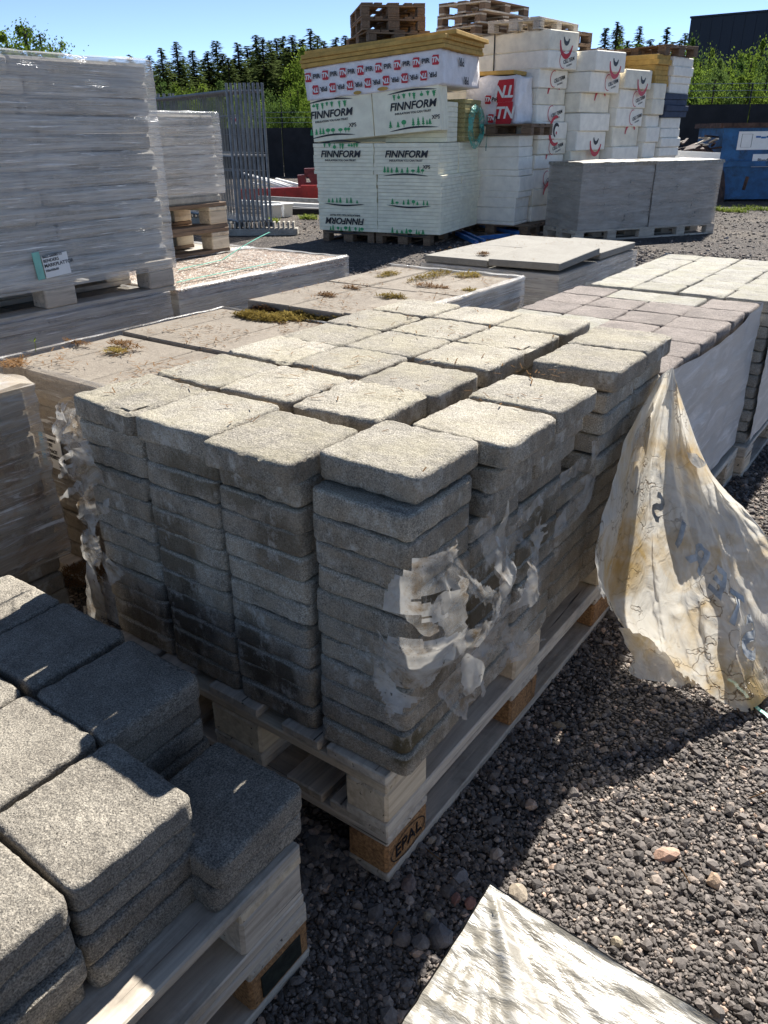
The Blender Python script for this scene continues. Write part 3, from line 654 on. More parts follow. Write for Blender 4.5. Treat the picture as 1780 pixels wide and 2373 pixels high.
# N: pale large slabs, wrapped
pallet((-1.59, 3.80, 0), 0, 'wooden pallet under the pale slab stack', mats=('wood',)*4)
N_ = thing('wrapped_slab_stack', 'low wrapped stack of large pale slabs, one tipped, near the foam stacks', 'slab stack', (-1.59, 3.80, .144))
slabs(N_, -.43, .43, -.60, .60, 0, ZF-.144-.04, 9, 'slab_grey', 2, .004, 18)
for a, b, ya, yb, dz, rt in ((-.43, -.005, -.60, -.005, 0, (0, 0, 0)), (.0, .43, -.60, -.01, .022, (.03, -.012, .01)), (-.43, -.005, .0, .60, 0, (0, 0, .006)), (.0, .43, .0, .60, .006, (0, .01, 0))):
    ob('top_slab', boxm('top_slab', round(b-a, 3), round(yb-ya, 3), .038, 'slab_pale', .003, .001), N_, ((a+b)/2, (ya+yb)/2, ZF-.144-.039+dz), rt)
shell('stretch_film', -.445, .445, -.615, .615, .06, ZF-.144-.043, 'film', N_, amp=.006, lip=0, res=.04, seed=18)

# O1 / O2: paver pallets in white film, right
PB = [paver_mesh('paver', .185, .196, .05, 'brown', s+40, nx=9, nz=4) for s in range(4)]
PG = [paver_mesh('paver', .185, .196, .05, 'grey', s+50, nx=9, nz=4) for s in range(4)]
ZO = .745
def paver_pallet(y0, y1, x0, x1, meshes, lab_s, lab_p, seed, mixin=None):
    pallet(((x0+x1)/2, (y0+y1)/2, 0), 0, lab_p, mats=('wood', 'wood', 'wood_new', 'wood'))
    t = thing('wrapped_paver_stack', lab_s, 'paver stack', ((x0+x1)/2, (y0+y1)/2, .144)); r_ = random.Random(seed)
    nx_, ny_ = 4, 6; wx = (x1-x0)/nx_; wy = (y1-y0)/ny_; n = 12; h = (ZO-.144)/n
    for i in range(nx_):
        for j in range(ny_):
            for l in ((11, 10) if 0 < i < nx_-1 and 0 < j < ny_-1 else range(n)):
                if l < n-2 and i == 0: continue
                me = r_.choice(mixin if mixin and r_.random() < .2 else meshes)
                ob('paver', me, t, (x0+(i+.5)*wx-(x0+x1)/2+r_.gauss(0, .003), y0+(j+.5)*wy-(y0+y1)/2+r_.gauss(0, .003), l*h), (0, 0, r_.choice((0, math.pi))+r_.gauss(0, .01)))
    hx_, hy_ = (x1-x0)/2, (y1-y0)/2
    shell('pallet_film', -hx_-.012, hx_+.012, -hy_-.006, hy_+.006, .02, ZO-.144+.004, 'film_white', t, amp=.007, lip=0, res=.03, seed=seed, sides='ewn', sag=.035)
    return t
O1 = paver_pallet(1.30, 2.48, -.745, .0, PB, 'stack of brownish pavers in white film right behind the torn stack', 'wooden pallet under the brownish paver stack', 21, PG)
O2 = paver_pallet(2.545, 3.66, -.725, .045, PG, 'stack of pale grey pavers in white film beyond the brownish ones', 'wooden pallet under the pale grey paver stack at right', 22)
ob('film_lettering', text_me('film_lettering', 'S', .16, 'black', off=.002), O2, (.399, -.43, .36), SIDE)
ob('film_lettering', text_me('film_lettering', 'T', .16, 'black', off=.002), O2, (.399, -.30, .36), SIDE)

# P: creased white film over a pallet at the bottom right
fx0, fy1, ZP = .337, -.307, .55
pallet((fx0+.62, fy1-.42, 0), R(90), 'wooden pallet under the creased white film, bottom right', mats=('wood',)*4)
P_ = thing('wrapped_pallet_load', 'load covered in creased shiny white film at the bottom right', 'wrapped load', (fx0+.6, fy1-.40, .144))
def ptop(s_, t_):
    x = -.6+1.2*s_; y = .40-.80*t_; dx_, dy_ = x+.6, .40-y; dist = math.hypot(dx_, dy_); an = math.atan2(dy_, dx_)
    rad_ = (1-abs(noise.noise(Vector((an*16, dist*2.2, 1))))*2)*.005*min(1, dist*14)*math.exp(-dist*3.2)        # creases fanning out from the corner
    wr = (1-abs(noise.noise(Vector((x*6+y*2, y*30-x*4, 4))))*2.2)*.007*(1-math.exp(-dist*4.5))+noise.noise(Vector((x*26, y*80, 7)))*.0022
    p = Vector((x, y, ZP-.144+rad_+wr+noise.noise(Vector((x*3, y*5, 9)))*.012*min(1, dist*5)))
    p.z += .016*math.exp(-dist*18)-.012*(1-math.exp(-dist*2.5))+.012*math.exp(-((an-.85)/.10)**2)*math.exp(-dist*5)*min(1, dist*30)
    return p
tv, tf = quadgrid(ptop, 240, 190)
def psideW(s_, t_): q = ptop(0, s_); return Vector((q.x-.002-.012*t_+noise.noise(Vector((q.y*9, t_*6, 2)))*.01*t_, q.y, q.z*(1-t_)))
def psideN(s_, t_): q = ptop(s_, 0); return Vector((q.x, q.y+.002+.012*t_+noise.noise(Vector((q.x*9, t_*6, 3)))*.01*t_, q.z*(1-t_)))
def psideE(s_, t_): q = ptop(1, s_); return Vector((q.x+.01*t_, q.y, q.z*(1-t_)))
def psideS(s_, t_): q = ptop(s_, 1); return Vector((q.x, q.y-.01*t_, q.z*(1-t_)))
v, f = merge([(tv, tf)]+[quadgrid(fn, 60, 14) for fn in (psideW, psideN, psideE, psideS)])
ob('creased_film', mk('creased_film', v, f, 'film_crease', True), P_)

# ------------------------------------------------------------------ torn film
def scrap_mesh(name, pts2, fn, mat='scrap', step=.015, jag=.004, amp=.012, seed=0, fold=40., curl=0.):
    """torn patch: outline in 2-D (metres), jagged edge, crumpled; fn maps (x, y, height) to 3-D"""
    r_ = random.Random(seed); out = []
    for (x0, y0), (x1, y1) in zip(pts2, pts2[1:]+pts2[:1]):
        n = max(1, int(math.hypot(x1-x0, y1-y0)/step))
        for k in range(n):
            t_ = k/n; j = jag if 0 < k else 0; out.append(Vector((x0+(x1-x0)*t_+r_.uniform(-j, j), y0+(y1-y0)*t_+r_.uniform(-j, j))))
    nb = len(out); xs = [p.x for p in out]; ys = [p.y for p in out]
    inner = []; y = min(ys)
    while y < max(ys):
        x = min(xs)
        while x < max(xs):
            inner.append(Vector((x+r_.uniform(-.3, .3)*step, y+r_.uniform(-.3, .3)*step))); x += step*1.1
        y += step*1.1
    vs, _, fs, *_ = geometry.delaunay_2d_cdt(out+inner, [(i, (i+1) % nb) for i in range(nb)], [list(range(nb))], 1, 1e-5)
    cx, cy = sum(xs)/nb, sum(ys)/nb; off = Vector((seed*1.9, seed*4.3, 0)); res_ = []
    for p in vs:
        q = Vector((p.x, p.y, 0))+off
        h = abs(noise.noise(q*fold*.33))*amp*2.0+(abs(noise.noise(q*fold*.8+Vector((9, 2, 1))))-.2)*amp*.9
        d2 = math.hypot(p.x-cx, p.y-cy); res_.append(fn(p.x, p.y, h+curl*d2*d2*20))
    return mk(name, res_, [tuple(f) for f in fs], mat, True)
def traced(name, pix, n, k, parent, amp=.012, mat='scrap', seed=0, jag=.004, step=.015, lift=.0, curl=0., fold=40.):
    """outline read off the photograph on the plane n.p = k of the surface the film hangs on"""
    n = Vector(n).normalized(); P3 = [px(x, y, n=n, k=k) for x, y in pix]; o = P3[0]
    ex = n.cross(Vector((0, 0, 1))); ex = (-ex).normalized(); ey = Vector((0, 0, 1))
    ey = (ey-n*ey.dot(n)).normalized()
    p2 = [((p-o).dot(ex), (p-o).dot(ey)) for p in P3]
    return ob(name, scrap_mesh(name, p2, lambda a, b, h: o+ex*a+ey*b+n*(h+lift), mat, step, jag, amp, seed, fold, curl), parent)
def zz(x0, y0, s, pts): return [(x0+a/s, y0+b/s) for a, b in pts]
def interp(c, tab):
    for (a0, b0), (a1, b1) in zip(tab, tab[1:]):
        if c <= a1: return b0+(b1-b0)*max(0, (c-a0)/(a1-a0))
    return tab[-1][1]
def remnant(name, parent, path, c0, c1, z0, z1, hi, lo, seed, nu=130, nv=150, puff=.035, holes=.10):
    """one connected, crumpled piece of film clinging round an edge; torn outline and holes"""
    off = Vector((seed*2.7, seed*1.1, 0)); vs, keepf = [], []
    def ridge(q): return 1-abs(noise.noise(q))*2.2
    for j in range(nv+1):
        for i in range(nu+1):
            c = c0+(c1-c0)*i/nu; z = z0+(z1-z0)*j/nv; b_, n_ = path(c); q = Vector((c, z, 0))*1.0+off
            wv = q+Vector((noise.noise(q*9.), noise.noise(q*9.+Vector((5, 5, 5))), 0))*.03
            h = .012+max(0., noise.noise(wv*6.)+.30)*puff*1.25+ridge(wv*17.)*.009+ridge(wv*39.)*.004
            sl = noise.noise(wv*12.+Vector((7, 1, 2)))*.012
            vs.append(Vector((b_.x, b_.y, z+sl))+n_*max(.004, h))
    for j in range(nv):
        for i in range(nu):
            c = c0+(c1-c0)*(i+.5)/nu; z = z0+(z1-z0)*(j+.5)/nv; q = Vector((c, z, 0))+off
            tear = noise.noise(Vector((c*26, z*7, seed)))*.055+noise.noise(Vector((c*70, z*30, seed+3)))*.02
            if z > interp(c, hi)+tear or z < interp(c, lo)+tear*1.2: continue
            if noise.noise(q*13.+Vector((3, 9, 0)))+.4*noise.noise(q*42.) > holes: continue
            k = j*(nu+1)+i; keepf.append((k, k+1, k+nu+2, k+nu+1))
    return ob(name, mk(name, vs, keepf, 'scrap', True), parent)
def corner_path(c):
    r0 = .016; cx_, cy_ = .030-r0, .0+r0
    if c < -r0*.785: return Vector((cx_+(c+r0*.785), cy_-r0, 0)), Vector((0, -1, 0))
    if c > r0*.785: return Vector((cx_+r0, cy_+(c-r0*.785), 0)), Vector((1, 0, 0))
    a = -math.pi/4+c/r0; return Vector((cx_+r0*math.cos(a), cy_+r0*math.sin(a), 0)), Vector((math.cos(a), math.sin(a), 0))
def left_path(c):
    r0 = .014; cx_, cy_ = -.842+r0, -.006+r0
    if c > r0*.785: return Vector((cx_+(c-r0*.785), cy_-r0, 0)), Vector((0, -1, 0))
    if c < -r0*.785: return Vector((cx_-r0, cy_-(c+r0*.785), 0)), Vector((-1, 0, 0))
    a = -math.pi*.75+c/r0; return Vector((cx_+r0*math.cos(a), cy_+r0*math.sin(a), 0)), Vector((math.cos(a), math.sin(a), 0))
tf_ = thing('torn_film', 'torn milky plastic film clinging to the near corner of the paver stack', 'torn film', (0, 0, 0))
remnant('film_remnant', tf_, corner_path, -.085, .44, .30, .84, [(-.085, .56), (-.06, .63), (-.03, .68), (.0, .78), (.05, .80), (.09, .70), (.15, .64), (.20, .76), (.26, .66), (.33, .72), (.44, .62)], [(-.085, .60), (-.06, .54), (-.03, .50), (.0, .43), (.08, .40), (.13, .44), (.2, .40), (.3, .48), (.38, .57), (.44, .66)], 3, puff=.05)
z6 = lambda pts: zz(880, 1050, 2.115, pts)
DG = (1, -.55, 0); dgn = Vector(DG).normalized(); KD = dgn.dot(Vector((.030, -.004, 0)))+.006
for i, (pts, lift, amp) in enumerate((
  ([(318, 540), (372, 560), (368, 870), (345, 930), (320, 880), (300, 945), (230, 940), (262, 820), (200, 700), (235, 650), (340, 612)], .034, .016),
  ([(85, 730), (150, 725), (215, 770), (252, 830), (210, 860), (180, 855), (120, 800)], .022, .016),
  ([(380, 930), (455, 970), (440, 1080), (375, 1140), (350, 1070), (360, 960)], .030, .014))):
    traced('film_flap', z6(pts), DG, KD, tf_, amp, seed=i+1, lift=lift, step=.010, fold=16.)
for i, (pts, lift, amp) in enumerate((
  ([(555, 205), (550, 330), (585, 480), (560, 560), (510, 600), (450, 480), (395, 370), (480, 262), (490, 390)], .022, .016),
  ([(520, 800), (600, 830), (740, 890), (620, 915), (530, 915)], .030, .012),
  ([(505, 970), (600, 930), (700, 900), (690, 950), (600, 1000), (560, 1030), (495, 1005)], .022, .012))):
    traced('film_flap', z6(pts), (1, 0, 0), .040, tf_, amp, seed=i+20, lift=lift, step=.010, fold=16.)
t2_ = thing('torn_film', 'torn plastic film hanging down the far left edge of the paver stack', 'torn film', (0, 0, 0))
remnant('film_remnant', t2_, left_path, -.06, .14, .40, .875, [(-.06, .80), (-.02, .865), (.05, .85), (.08, .868), (.14, .74)], [(-.06, .62), (-.02, .44), (.03, .42), (.07, .50), (.10, .60), (.14, .66)], 5, nu=70, nv=140, puff=.028)
z7 = lambda pts: zz(150, 880, 2.115, pts)
for i, (pts, lift, amp) in enumerate((
  ([(75, 395), (120, 380), (95, 430), (50, 450)], .034, .010), ([(45, 565), (90, 500), (160, 470), (150, 520)], .034, .010),
  ([(215, 780), (270, 850), (340, 920), (265, 990), (230, 900)], .020, .010),
  ([(160, 800), (185, 880), (250, 1040), (275, 1250), (210, 1190), (145, 1160), (155, 1000)], .026, .012))):
    traced('film_flap', z7(pts), (0, -1, 0), .020, t2_, amp, seed=i+40, lift=lift, step=.010, fold=14.)
t3_ = thing('torn_film', 'torn plastic film lying on the step in the stack right side', 'torn film', (0, 0, 0))
z4 = lambda pts: zz(950, 850, 3., pts)
for i, (pts, lift, amp) in enumerate((
  ([(900, 900), (960, 800), (1080, 700), (1170, 610), (1200, 640), (1150, 740), (1060, 800), (960, 860)], .006, .010),
  ([(1100, 830), (1180, 740), (1240, 690), (1266, 750), (1220, 860), (1150, 1000), (1080, 1110), (1010, 1140), (950, 1190), (985, 1060), (1080, 930)], .008, .012),
  ([(1240, 500), (1266, 560), (1240, 650), (1200, 720), (1205, 600), (1215, 510)], .006, .008),
  ([(640, 1110), (700, 1030), (800, 960), (870, 880), (890, 930), (800, 1030), (720, 1100), (690, 1330), (660, 1300)], .010, .012),
  ([(1420, 500), (1450, 510), (1440, 590), (1390, 590)], .006, .006), ([(1500, 400), (1560, 380), (1600, 500), (1560, 640), (1490, 650), (1500, 520)], .012, .010))):
    traced('film_scrap', z4(pts), (1, 0, 0), .030, t3_, amp, seed=i+60, lift=lift, step=.010, fold=20.)

# the big loose sheet hanging from the far end of the stack down to the gravel
sheet_t = thing('plastic_sheet', 'large stained plastic sheet hanging off the paver stack onto the gravel', 'plastic sheet', (.2, 1.0, 0))
def lerp_pts(P, s):
    n = len(P)-1; k = min(int(s*n), n-1); t_ = s*n-k
    p0, p1, p2, p3 = P[max(k-1, 0)], P[k], P[k+1], P[min(k+2, n)]
    return .5*((2*p1)+(p2-p0)*t_+(2*p0-5*p1+4*p2-p3)*t_*t_+(3*p1-p0-3*p2+p3)*t_**3)
X = lambda a, b, z: px(a, b, z)
top_c = [Vector((.058, 1.075, .800)), Vector((.066, 1.09, .808)), Vector((.070, 1.105, .812)), Vector((.072, 1.12, .812)), Vector((.070, 1.135, .808)), Vector((.064, 1.15, .80)), Vector((.058, 1.16, .795))]
q1 = [px(1455, 1010, n=(1, 0, 0), k=.072), X(1480, 1040, .585), X(1510, 1050, .595), X(1550, 1050, .60), X(1585, 1030, .60), X(1620, 1060, .58), X(1640, 1085, .575)]
q2 = [px(1412, 1150, n=(1, 0, 0), k=.085), X(1450, 1220, .385), X(1500, 1235, .395), X(1570, 1240, .42), X(1640, 1240, .41), X(1690, 1210, .42), X(1740, 1200, .42)]
q3 = [px(1378, 1290, n=(1, 0, 0), k=.10), X(1420, 1380, .205), X(1500, 1420, .19), X(1590, 1430, .21), X(1690, 1430, .22), X(1760, 1370, .24), X(1840, 1330, .26)]
q4 = [px(1392, 1385, n=(1, 0, 0), k=.125), X(1440, 1450, .11), X(1530, 1525, .05), X(1620, 1600, .012), X(1730, 1655, .010), X(1850, 1560, .015), X(1990, 1460, .015)]
rows_ = [top_c, q1, q2, q3, q4]
def sheet_fn(s, t_):
    col = [lerp_pts(r_, s) for r_ in rows_]; p = lerp_pts(col, t_)
    k = min(1, t_*2.2)
    fo = (abs(math.sin(s*math.pi*5.3+1.3*noise.noise(Vector((s*3, t_*2, 0)))))-.5)*.020*k
    fi = noise.noise(Vector((s*16, t_*5, 3)))*.012*k+noise.noise(Vector((s*45, t_*14, 7)))*.0045*k+(.4-abs(noise.noise(Vector((s*14+t_*6, t_*9-s*5, 11)))))*.020*k+(.3-abs(noise.noise(Vector((s*30-t_*9, t_*20+s*8, 15)))))*.008*k
    p = p+Vector((.62, -.55, .35))*(fo+fi)
    if t_ > .9: p += Vector((0, 0, 1))*0
    p.z = max(p.z, .009+.004*noise.noise(p*20)); return p-Vector((.2, 1.0, 0))
v, f = quadgrid(sheet_fn, 120, 110)
keep = []
for k, fc in enumerate(f):
    i, j = k % 120, k//120; s, t_ = i/120, j/110
    edge = 1-.055*(.5+.5*noise.noise(Vector((s*13, 2, 0))))-.03*abs(noise.noise(Vector((s*40, 5, 0))))
    hole = s < .14 and t_ > .93-.2*noise.noise(Vector((s*30, 1, 1)))
    if t_ > edge or hole: continue
    keep.append(fc)
ob('sheet', mk('sheet', v, keep, 'sheet', True), sheet_t)
# faded lettering printed on the sheet: letters laid on the surface between crease lines
def letter_on_sheet(ch, s0, t0, ds, dt, rot):
    me = text_me('sheet_lettering_'+ch, ch, 1.0, 'faded', off=.03, ext=0.0).copy(); bm = bmesh.new(); bm.from_mesh(me)
    bmesh.ops.triangulate(bm, faces=bm.faces[:]); bmesh.ops.subdivide_edges(bm, edges=bm.edges[:], cuts=3, use_grid_fill=True)
    c_, s_ = math.cos(rot), math.sin(rot)
    for v_ in bm.verts:
        a, b = v_.co.x*c_-v_.co.y*s_, v_.co.x*s_+v_.co.y*c_
        p = sheet_fn(s0+a*ds, t0-b*dt); q = sheet_fn(s0+a*ds+.004, t0-b*dt); r_ = sheet_fn(s0+a*ds, t0-b*dt+.004)
        n_ = (q-p).cross(r_-p); n_.normalize()
        if n_.dot(Vector((.5, -.8, .4))) < 0: n_ = -n_
        v_.co = p+n_*.003
    bm.to_mesh(me); bm.free(); ob('sheet_lettering', me, sheet_t)
M['faded'] = plain('faded_print', (.42, .43, .42), .5, nscale=20, amt=.4)
for ch, s0, t0 in (('S', .40, .42), ('I', .50, .50), ('R', .58, .565), ('E', .645, .645), ('T', .69, .735), ('S', .72, .82)): letter_on_sheet(ch, s0, t0, -.12, .13, .75)
# tattered lower flap
fl_ = [zz(1340, 950, 1.739, [(160, 880), (240, 900), (330, 960), (390, 990), (460, 1000), (520, 1060), (615, 1190), (600, 1225), (555, 1225), (470, 1190), (430, 1130), (330, 1095), (250, 1085), (200, 1050), (225, 1000)])]
nn = Vector((.55, -.62, .62)).normalized(); kk = nn.dot(px(1560, 1560, .03))
traced('sheet_flap', fl_[0], nn, kk-.0, sheet_t, .012, 'sheet', 71, jag=.006, step=.014).location = -Vector((.2, 1.0, 0))
nn2 = Vector((.75, -.5, .3)).normalized(); traced('sheet_flap', zz(1340, 950, 1.739, [(430, 170), (470, 175), (512, 215), (480, 235), (455, 215)]), nn2, nn2.dot(sheet_fn(1, .26)+Vector((.2, 1, 0))), sheet_t, .008, 'sheet', 72, jag=.003, step=.008).location = -Vector((.2, 1.0, 0))
# green strap on the gravel by the sheet
a_, b_ = px(1690, 1575, .012), px(1782, 1668, .010); pts = [a_.lerp(b_, k/8)+Vector((random.uniform(-.004, .004), 0, random.uniform(0, .006))) for k in range(9)]
v, f = merge([bar(pts[k], pts[k+1], .010, .0015) for k in range(8)]); tag(ob('strap', mk('strap', v, f, 'strap')), 'green strap on the gravel under the plastic sheet', 'strap', 'green straps')

# ------------------------------------------------------------------ moss, needles, twigs
def clump(name, loc, rx, ry, h, n, mat, label, cat, seed, L=.02, group=None, w=.0016, blade=False):
    """heap of short curved strands"""
    r_ = random.Random(seed); vs, fs = [], []
    for _ in range(n):
        a = r_.uniform(0, 6.283); d_ = math.sqrt(r_.random())*(.75+.4*noise.noise(Vector((math.cos(a)*1.5, math.sin(a)*1.5, seed)))); x, y = math.cos(a)*d_*rx, math.sin(a)*d_*ry
        z = r_.random()*h*(1-d_*.8); yaw = r_.uniform(0, 6.283); l_ = L*r_.uniform(.5, 1.4); up_ = r_.uniform(.6, 1.3) if blade else r_.uniform(-.25, .6)
        dv = Vector((math.cos(yaw), math.sin(yaw), up_)).normalized()*l_; sv = Vector((-math.sin(yaw), math.cos(yaw), 0))*w*r_.uniform(.6, 1.5)
        p = Vector((x, y, z)); b = len(vs); vs += [p-sv, p+sv, p+dv*.6+sv*.7+Vector((0, 0, l_*.1)), p+dv*.6-sv*.7+Vector((0, 0, l_*.1)), p+dv-Vector((0, 0, l_*.12))]
        fs += [(b, b+1, b+2, b+3), (b+3, b+2, b+4)]
    o = ob(name, mk(name, vs, fs, mat), None, loc); return tag(o, label, cat, group)
gmoss = 'dry moss and litter on the slab tops'
for i, (x, y, z, rx, ry, h, n, mat, lab) in enumerate((
  (600, 738, ZD+.004, .17, .055, .026, 1300, 'moss', 'long heap of yellow dry moss where two tan slab stacks meet'),
  (735, 740, ZD+.004, .13, .05, .024, 900, 'moss', 'brownish moss heap at the foot of the mossy slab edge'),
  (670, 738, ZD+.004, .10, .05, .024, 700, 'moss', 'middle patch of dry moss between the two tan slab stacks'),
  (30, 845, ZD+.006, .07, .05, .012, 260, 'needles', 'brown needle litter on the near left corner of tan slabs'),
  (285, 800, ZD+.004, .09, .035, .012, 220, 'needles', 'needle litter beside the gap between tan slabs'),
  (270, 815, ZD, .06, .03, .010, 130, 'moss', 'small yellow moss tuft on the tan slab by the gap'),
  (175, 795, ZD+.002, .07, .02, .008, 110, 'needles', 'thin needle litter along the tan slabs film edge'),
  (1000, 640, ZE, .05, .20, .016, 380, 'moss', 'line of yellow moss along the far edge of the mossy slabs'),
  (900, 638, ZE, .04, .10, .014, 200, 'moss', 'small moss strip at the back of the mossy slab stack'),
  (1085, 640, ZE, .08, .06, .018, 300, 'moss', 'moss patch at the far right corner of the mossy slabs'),
  (910, 690, ZE, .08, .03, .016, 260, 'moss', 'moss with a green sprig on the mossy slab joint'),
  (1000, 665, ZE, .10, .03, .012, 200, 'needles', 'twiggy litter across the mossy slab joint'),
  (760, 685, ZE, .05, .025, .010, 130, 'needles', 'brown litter patch on the left mossy slab'),
  (815, 668, ZE, .06, .02, .008, 90, 'needles', 'thin litter line on the rear left mossy slab'),
  (1090, 675, ZE, .05, .02, .010, 110, 'moss', 'moss strip beside the white film edge'),
  (1120, 590, ZF+.004, .05, .06, .016, 200, 'needles', 'tangle of dry grass on the pale slabs'),
  (1250, 585, ZF+.01, .10, .02, .008, 90, 'needles', 'dry straw strewn along the pale slabs joint'),
  (190, 1330, .15, .10, .10, .02, 700, 'needles', 'brown pine needle heap on the pallet between two stacks'))):
    p = px(x, y, z); clump('litter', (p.x, p.y, z), rx, ry, h, n, mat, lab, 'litter', i+5, .022, gmoss)
for i, (x0, y0, x1, y1, n, lab) in enumerate(((578, 700, 655, 722, 700, 'dark mossy growth on the left end of the slab edge'), (660, 722, 735, 722, 600, 'yellow green moss on the middle of the slab edge'), (740, 715, 800, 700, 320, 'dry moss on the right end of the slab edge'))):
    a, b = px(x0, y0, n=(0, 1, 0), k=ey0-.006), px(x1, y1, n=(0, 1, 0), k=ey0-.006); c_ = (a+b)/2
    clump('moss', (c_.x, ey0-.004, ZE-.036), abs(b.x-a.x)/2+.02, .012, .030, n, 'moss' if i else 'needles', lab, 'moss', 50+i, .014, gmoss)
def strew(x0, x1, y0, y1, z, n, label, seed):
    r_ = random.Random(seed); vs, fs = [], []
    while len(fs) < n:
        x, y = r_.uniform(x0, x1), r_.uniform(y0, y1)
        if noise.noise(Vector((x*5, y*5, seed)))+.25*r_.random() < .12: continue
        a = r_.uniform(0, 6.283); l_ = r_.uniform(.008, .028); w_ = r_.uniform(.0007, .0016); d_ = Vector((math.cos(a), math.sin(a), r_.uniform(0, .25)))*l_; s_ = Vector((-math.sin(a), math.cos(a), 0))*w_
        p0 = Vector((x, y, z+r_.uniform(.001, .004))); k = len(vs); vs += [p0-s_, p0+s_, p0+d_+s_, p0+d_-s_]; fs.append((k, k+1, k+2, k+3))
    tag(ob('strewn_needles', mk('strewn_needles', vs, fs, 'needles')), label, 'litter', kind='stuff')
strew(-1.62, -.95, .31, 1.19, ZD+.006, 700, 'dry needles strewn over the tan slab tops', 1)
strew(-1.53, -.89, 1.24, 2.17, ZE+.002, 600, 'dry needles strewn over the mossy slab tops', 2)
strew(-2.0, -1.18, 3.25, 4.38, ZF+.012, 250, 'dry straw strewn over the pale slab tops', 3)
strew(-.8, .0, .05, 1.2, TOPZ+.002, 160, 'few dry needles strewn on top of the torn stack', 4)
# small green seedling
p = px(83, 815, ZD+.004); sd = thing('seedling', 'tiny green seedling growing at the film edge of the tan slabs', 'plant', (p.x, p.y, ZD+.004))
v, f = tube([(0, 0, 0), (.002, .001, .015), (.001, .003, .03)], .0012, 5); ob('stem', mk('stem', v, f, 'grass'), sd)
for k in range(3):
    a = k*2.1; lv = [(0, 0, .028), (math.cos(a)*.008-.003*math.sin(a), math.sin(a)*.008+.003*math.cos(a), .036), (math.cos(a)*.016, math.sin(a)*.016, .042), (math.cos(a)*.008+.003*math.sin(a), math.sin(a)*.008-.003*math.cos(a), .036)]
    ob('leaf', mk('leaf', lv, [(0, 1, 2, 3)], 'leaf_bush'), sd)
# twigs and straws on the gravel
for i, (x0, y0, x1, y1, lab) in enumerate(((905, 2165, 925, 2135, 'pale straw on the shaded gravel by the creased film'), (985, 1965, 1025, 1995, 'brown twig beside the stamped pallet block'), (1575, 2010, 1600, 2050, 'thin dry straw beside the tan wedge-shaped stone'), (1735, 1850, 1775, 1835, 'dry straw on sunlit gravel at the right edge'), (800, 2075, 822, 2065, 'short orange straw in the shaded gravel near the pallet'))):
    a, b = px(x0, y0, .012), px(x1, y1, .012); m_ = (a+b)/2+Vector((random.uniform(-.006, .006), random.uniform(-.006, .006), .006))
    v, f = tube([a, m_, b], .0012, 5); tag(ob('twig', mk('twig', v, f, 'needles')), lab, 'twig', 'twigs and straws on the gravel')

# ------------------------------------------------------------------ foam stacks in the middle distance
def foam(fr, rz, name, lx0, lx1, ly0, ly1, z0, z1, mat, label, cat, group, jit=.004, bev=.012, rot=None, rnd=None):
    c = fr((lx0+lx1)/2, (ly0+ly1)/2, z0); r_ = rot if rot else (0, 0, rz)
    o = ob(name, boxm(name, lx1-lx0, ly1-ly0, z1-z0-.002, mat, bev, jit, key=random.random()), None, c, r_); return tag(o, label, cat, group)
def wave(w, h0, th, n=14, up=1):
    """thin black swoosh, thick in the middle"""
    vs = []
    for i in range(n+1):
        s_ = i/n; x = (s_-.5)*w; y = h0*math.sin((s_-.15)*4.4)*up; k = th*math.sin(math.pi*s_)**.6+.0008
        vs += [(x, y-k/2, 0), (x, y+k/2, 0)]
    return vs, [(2*i, 2*i+2, 2*i+3, 2*i+1) for i in range(n)]
def treeline(w, h, seed, up=1):
    r_ = random.Random(seed); vs, fs = [], []; x = -w/2
    while x < w/2:
        b = len(vs); kind = r_.random(); tw = r_.uniform(.035, .06)*w/.5; th = h*r_.uniform(.55, 1.0)
        if kind < .7:
            for k in range(3):
                y0 = th*(.12+.27*k); ww = tw*(1-.25*k)/2; bb = len(vs); vs += [(x-ww, y0*up, 0), (x+ww, y0*up, 0), (x, (y0+th*.42)*up, 0)]; fs.append((bb, bb+1, bb+2))
            bb = len(vs); vs += [(x-.004, 0, 0), (x+.004, 0, 0), (x+.004, th*.2*up, 0), (x-.004, th*.2*up, 0)]; fs.append((bb, bb+1, bb+2, bb+3))
        else:
            n = 8; cy = th*.6; vs += [(x+math.cos(a)*tw*.5, (cy+math.sin(a)*th*.3)*up, 0) for a in np.linspace(0, 6.283, n, endpoint=False)]; fs.append(tuple(range(b, b+n)))
            bb = len(vs); vs += [(x-.004, 0, 0), (x+.004, 0, 0), (x+.004, th*.4*up, 0), (x-.004, th*.4*up, 0)]; fs.append((bb, bb+1, bb+2, bb+3))
        x += tw*r_.uniform(.9, 1.9)
    return vs, fs
_pr = {}
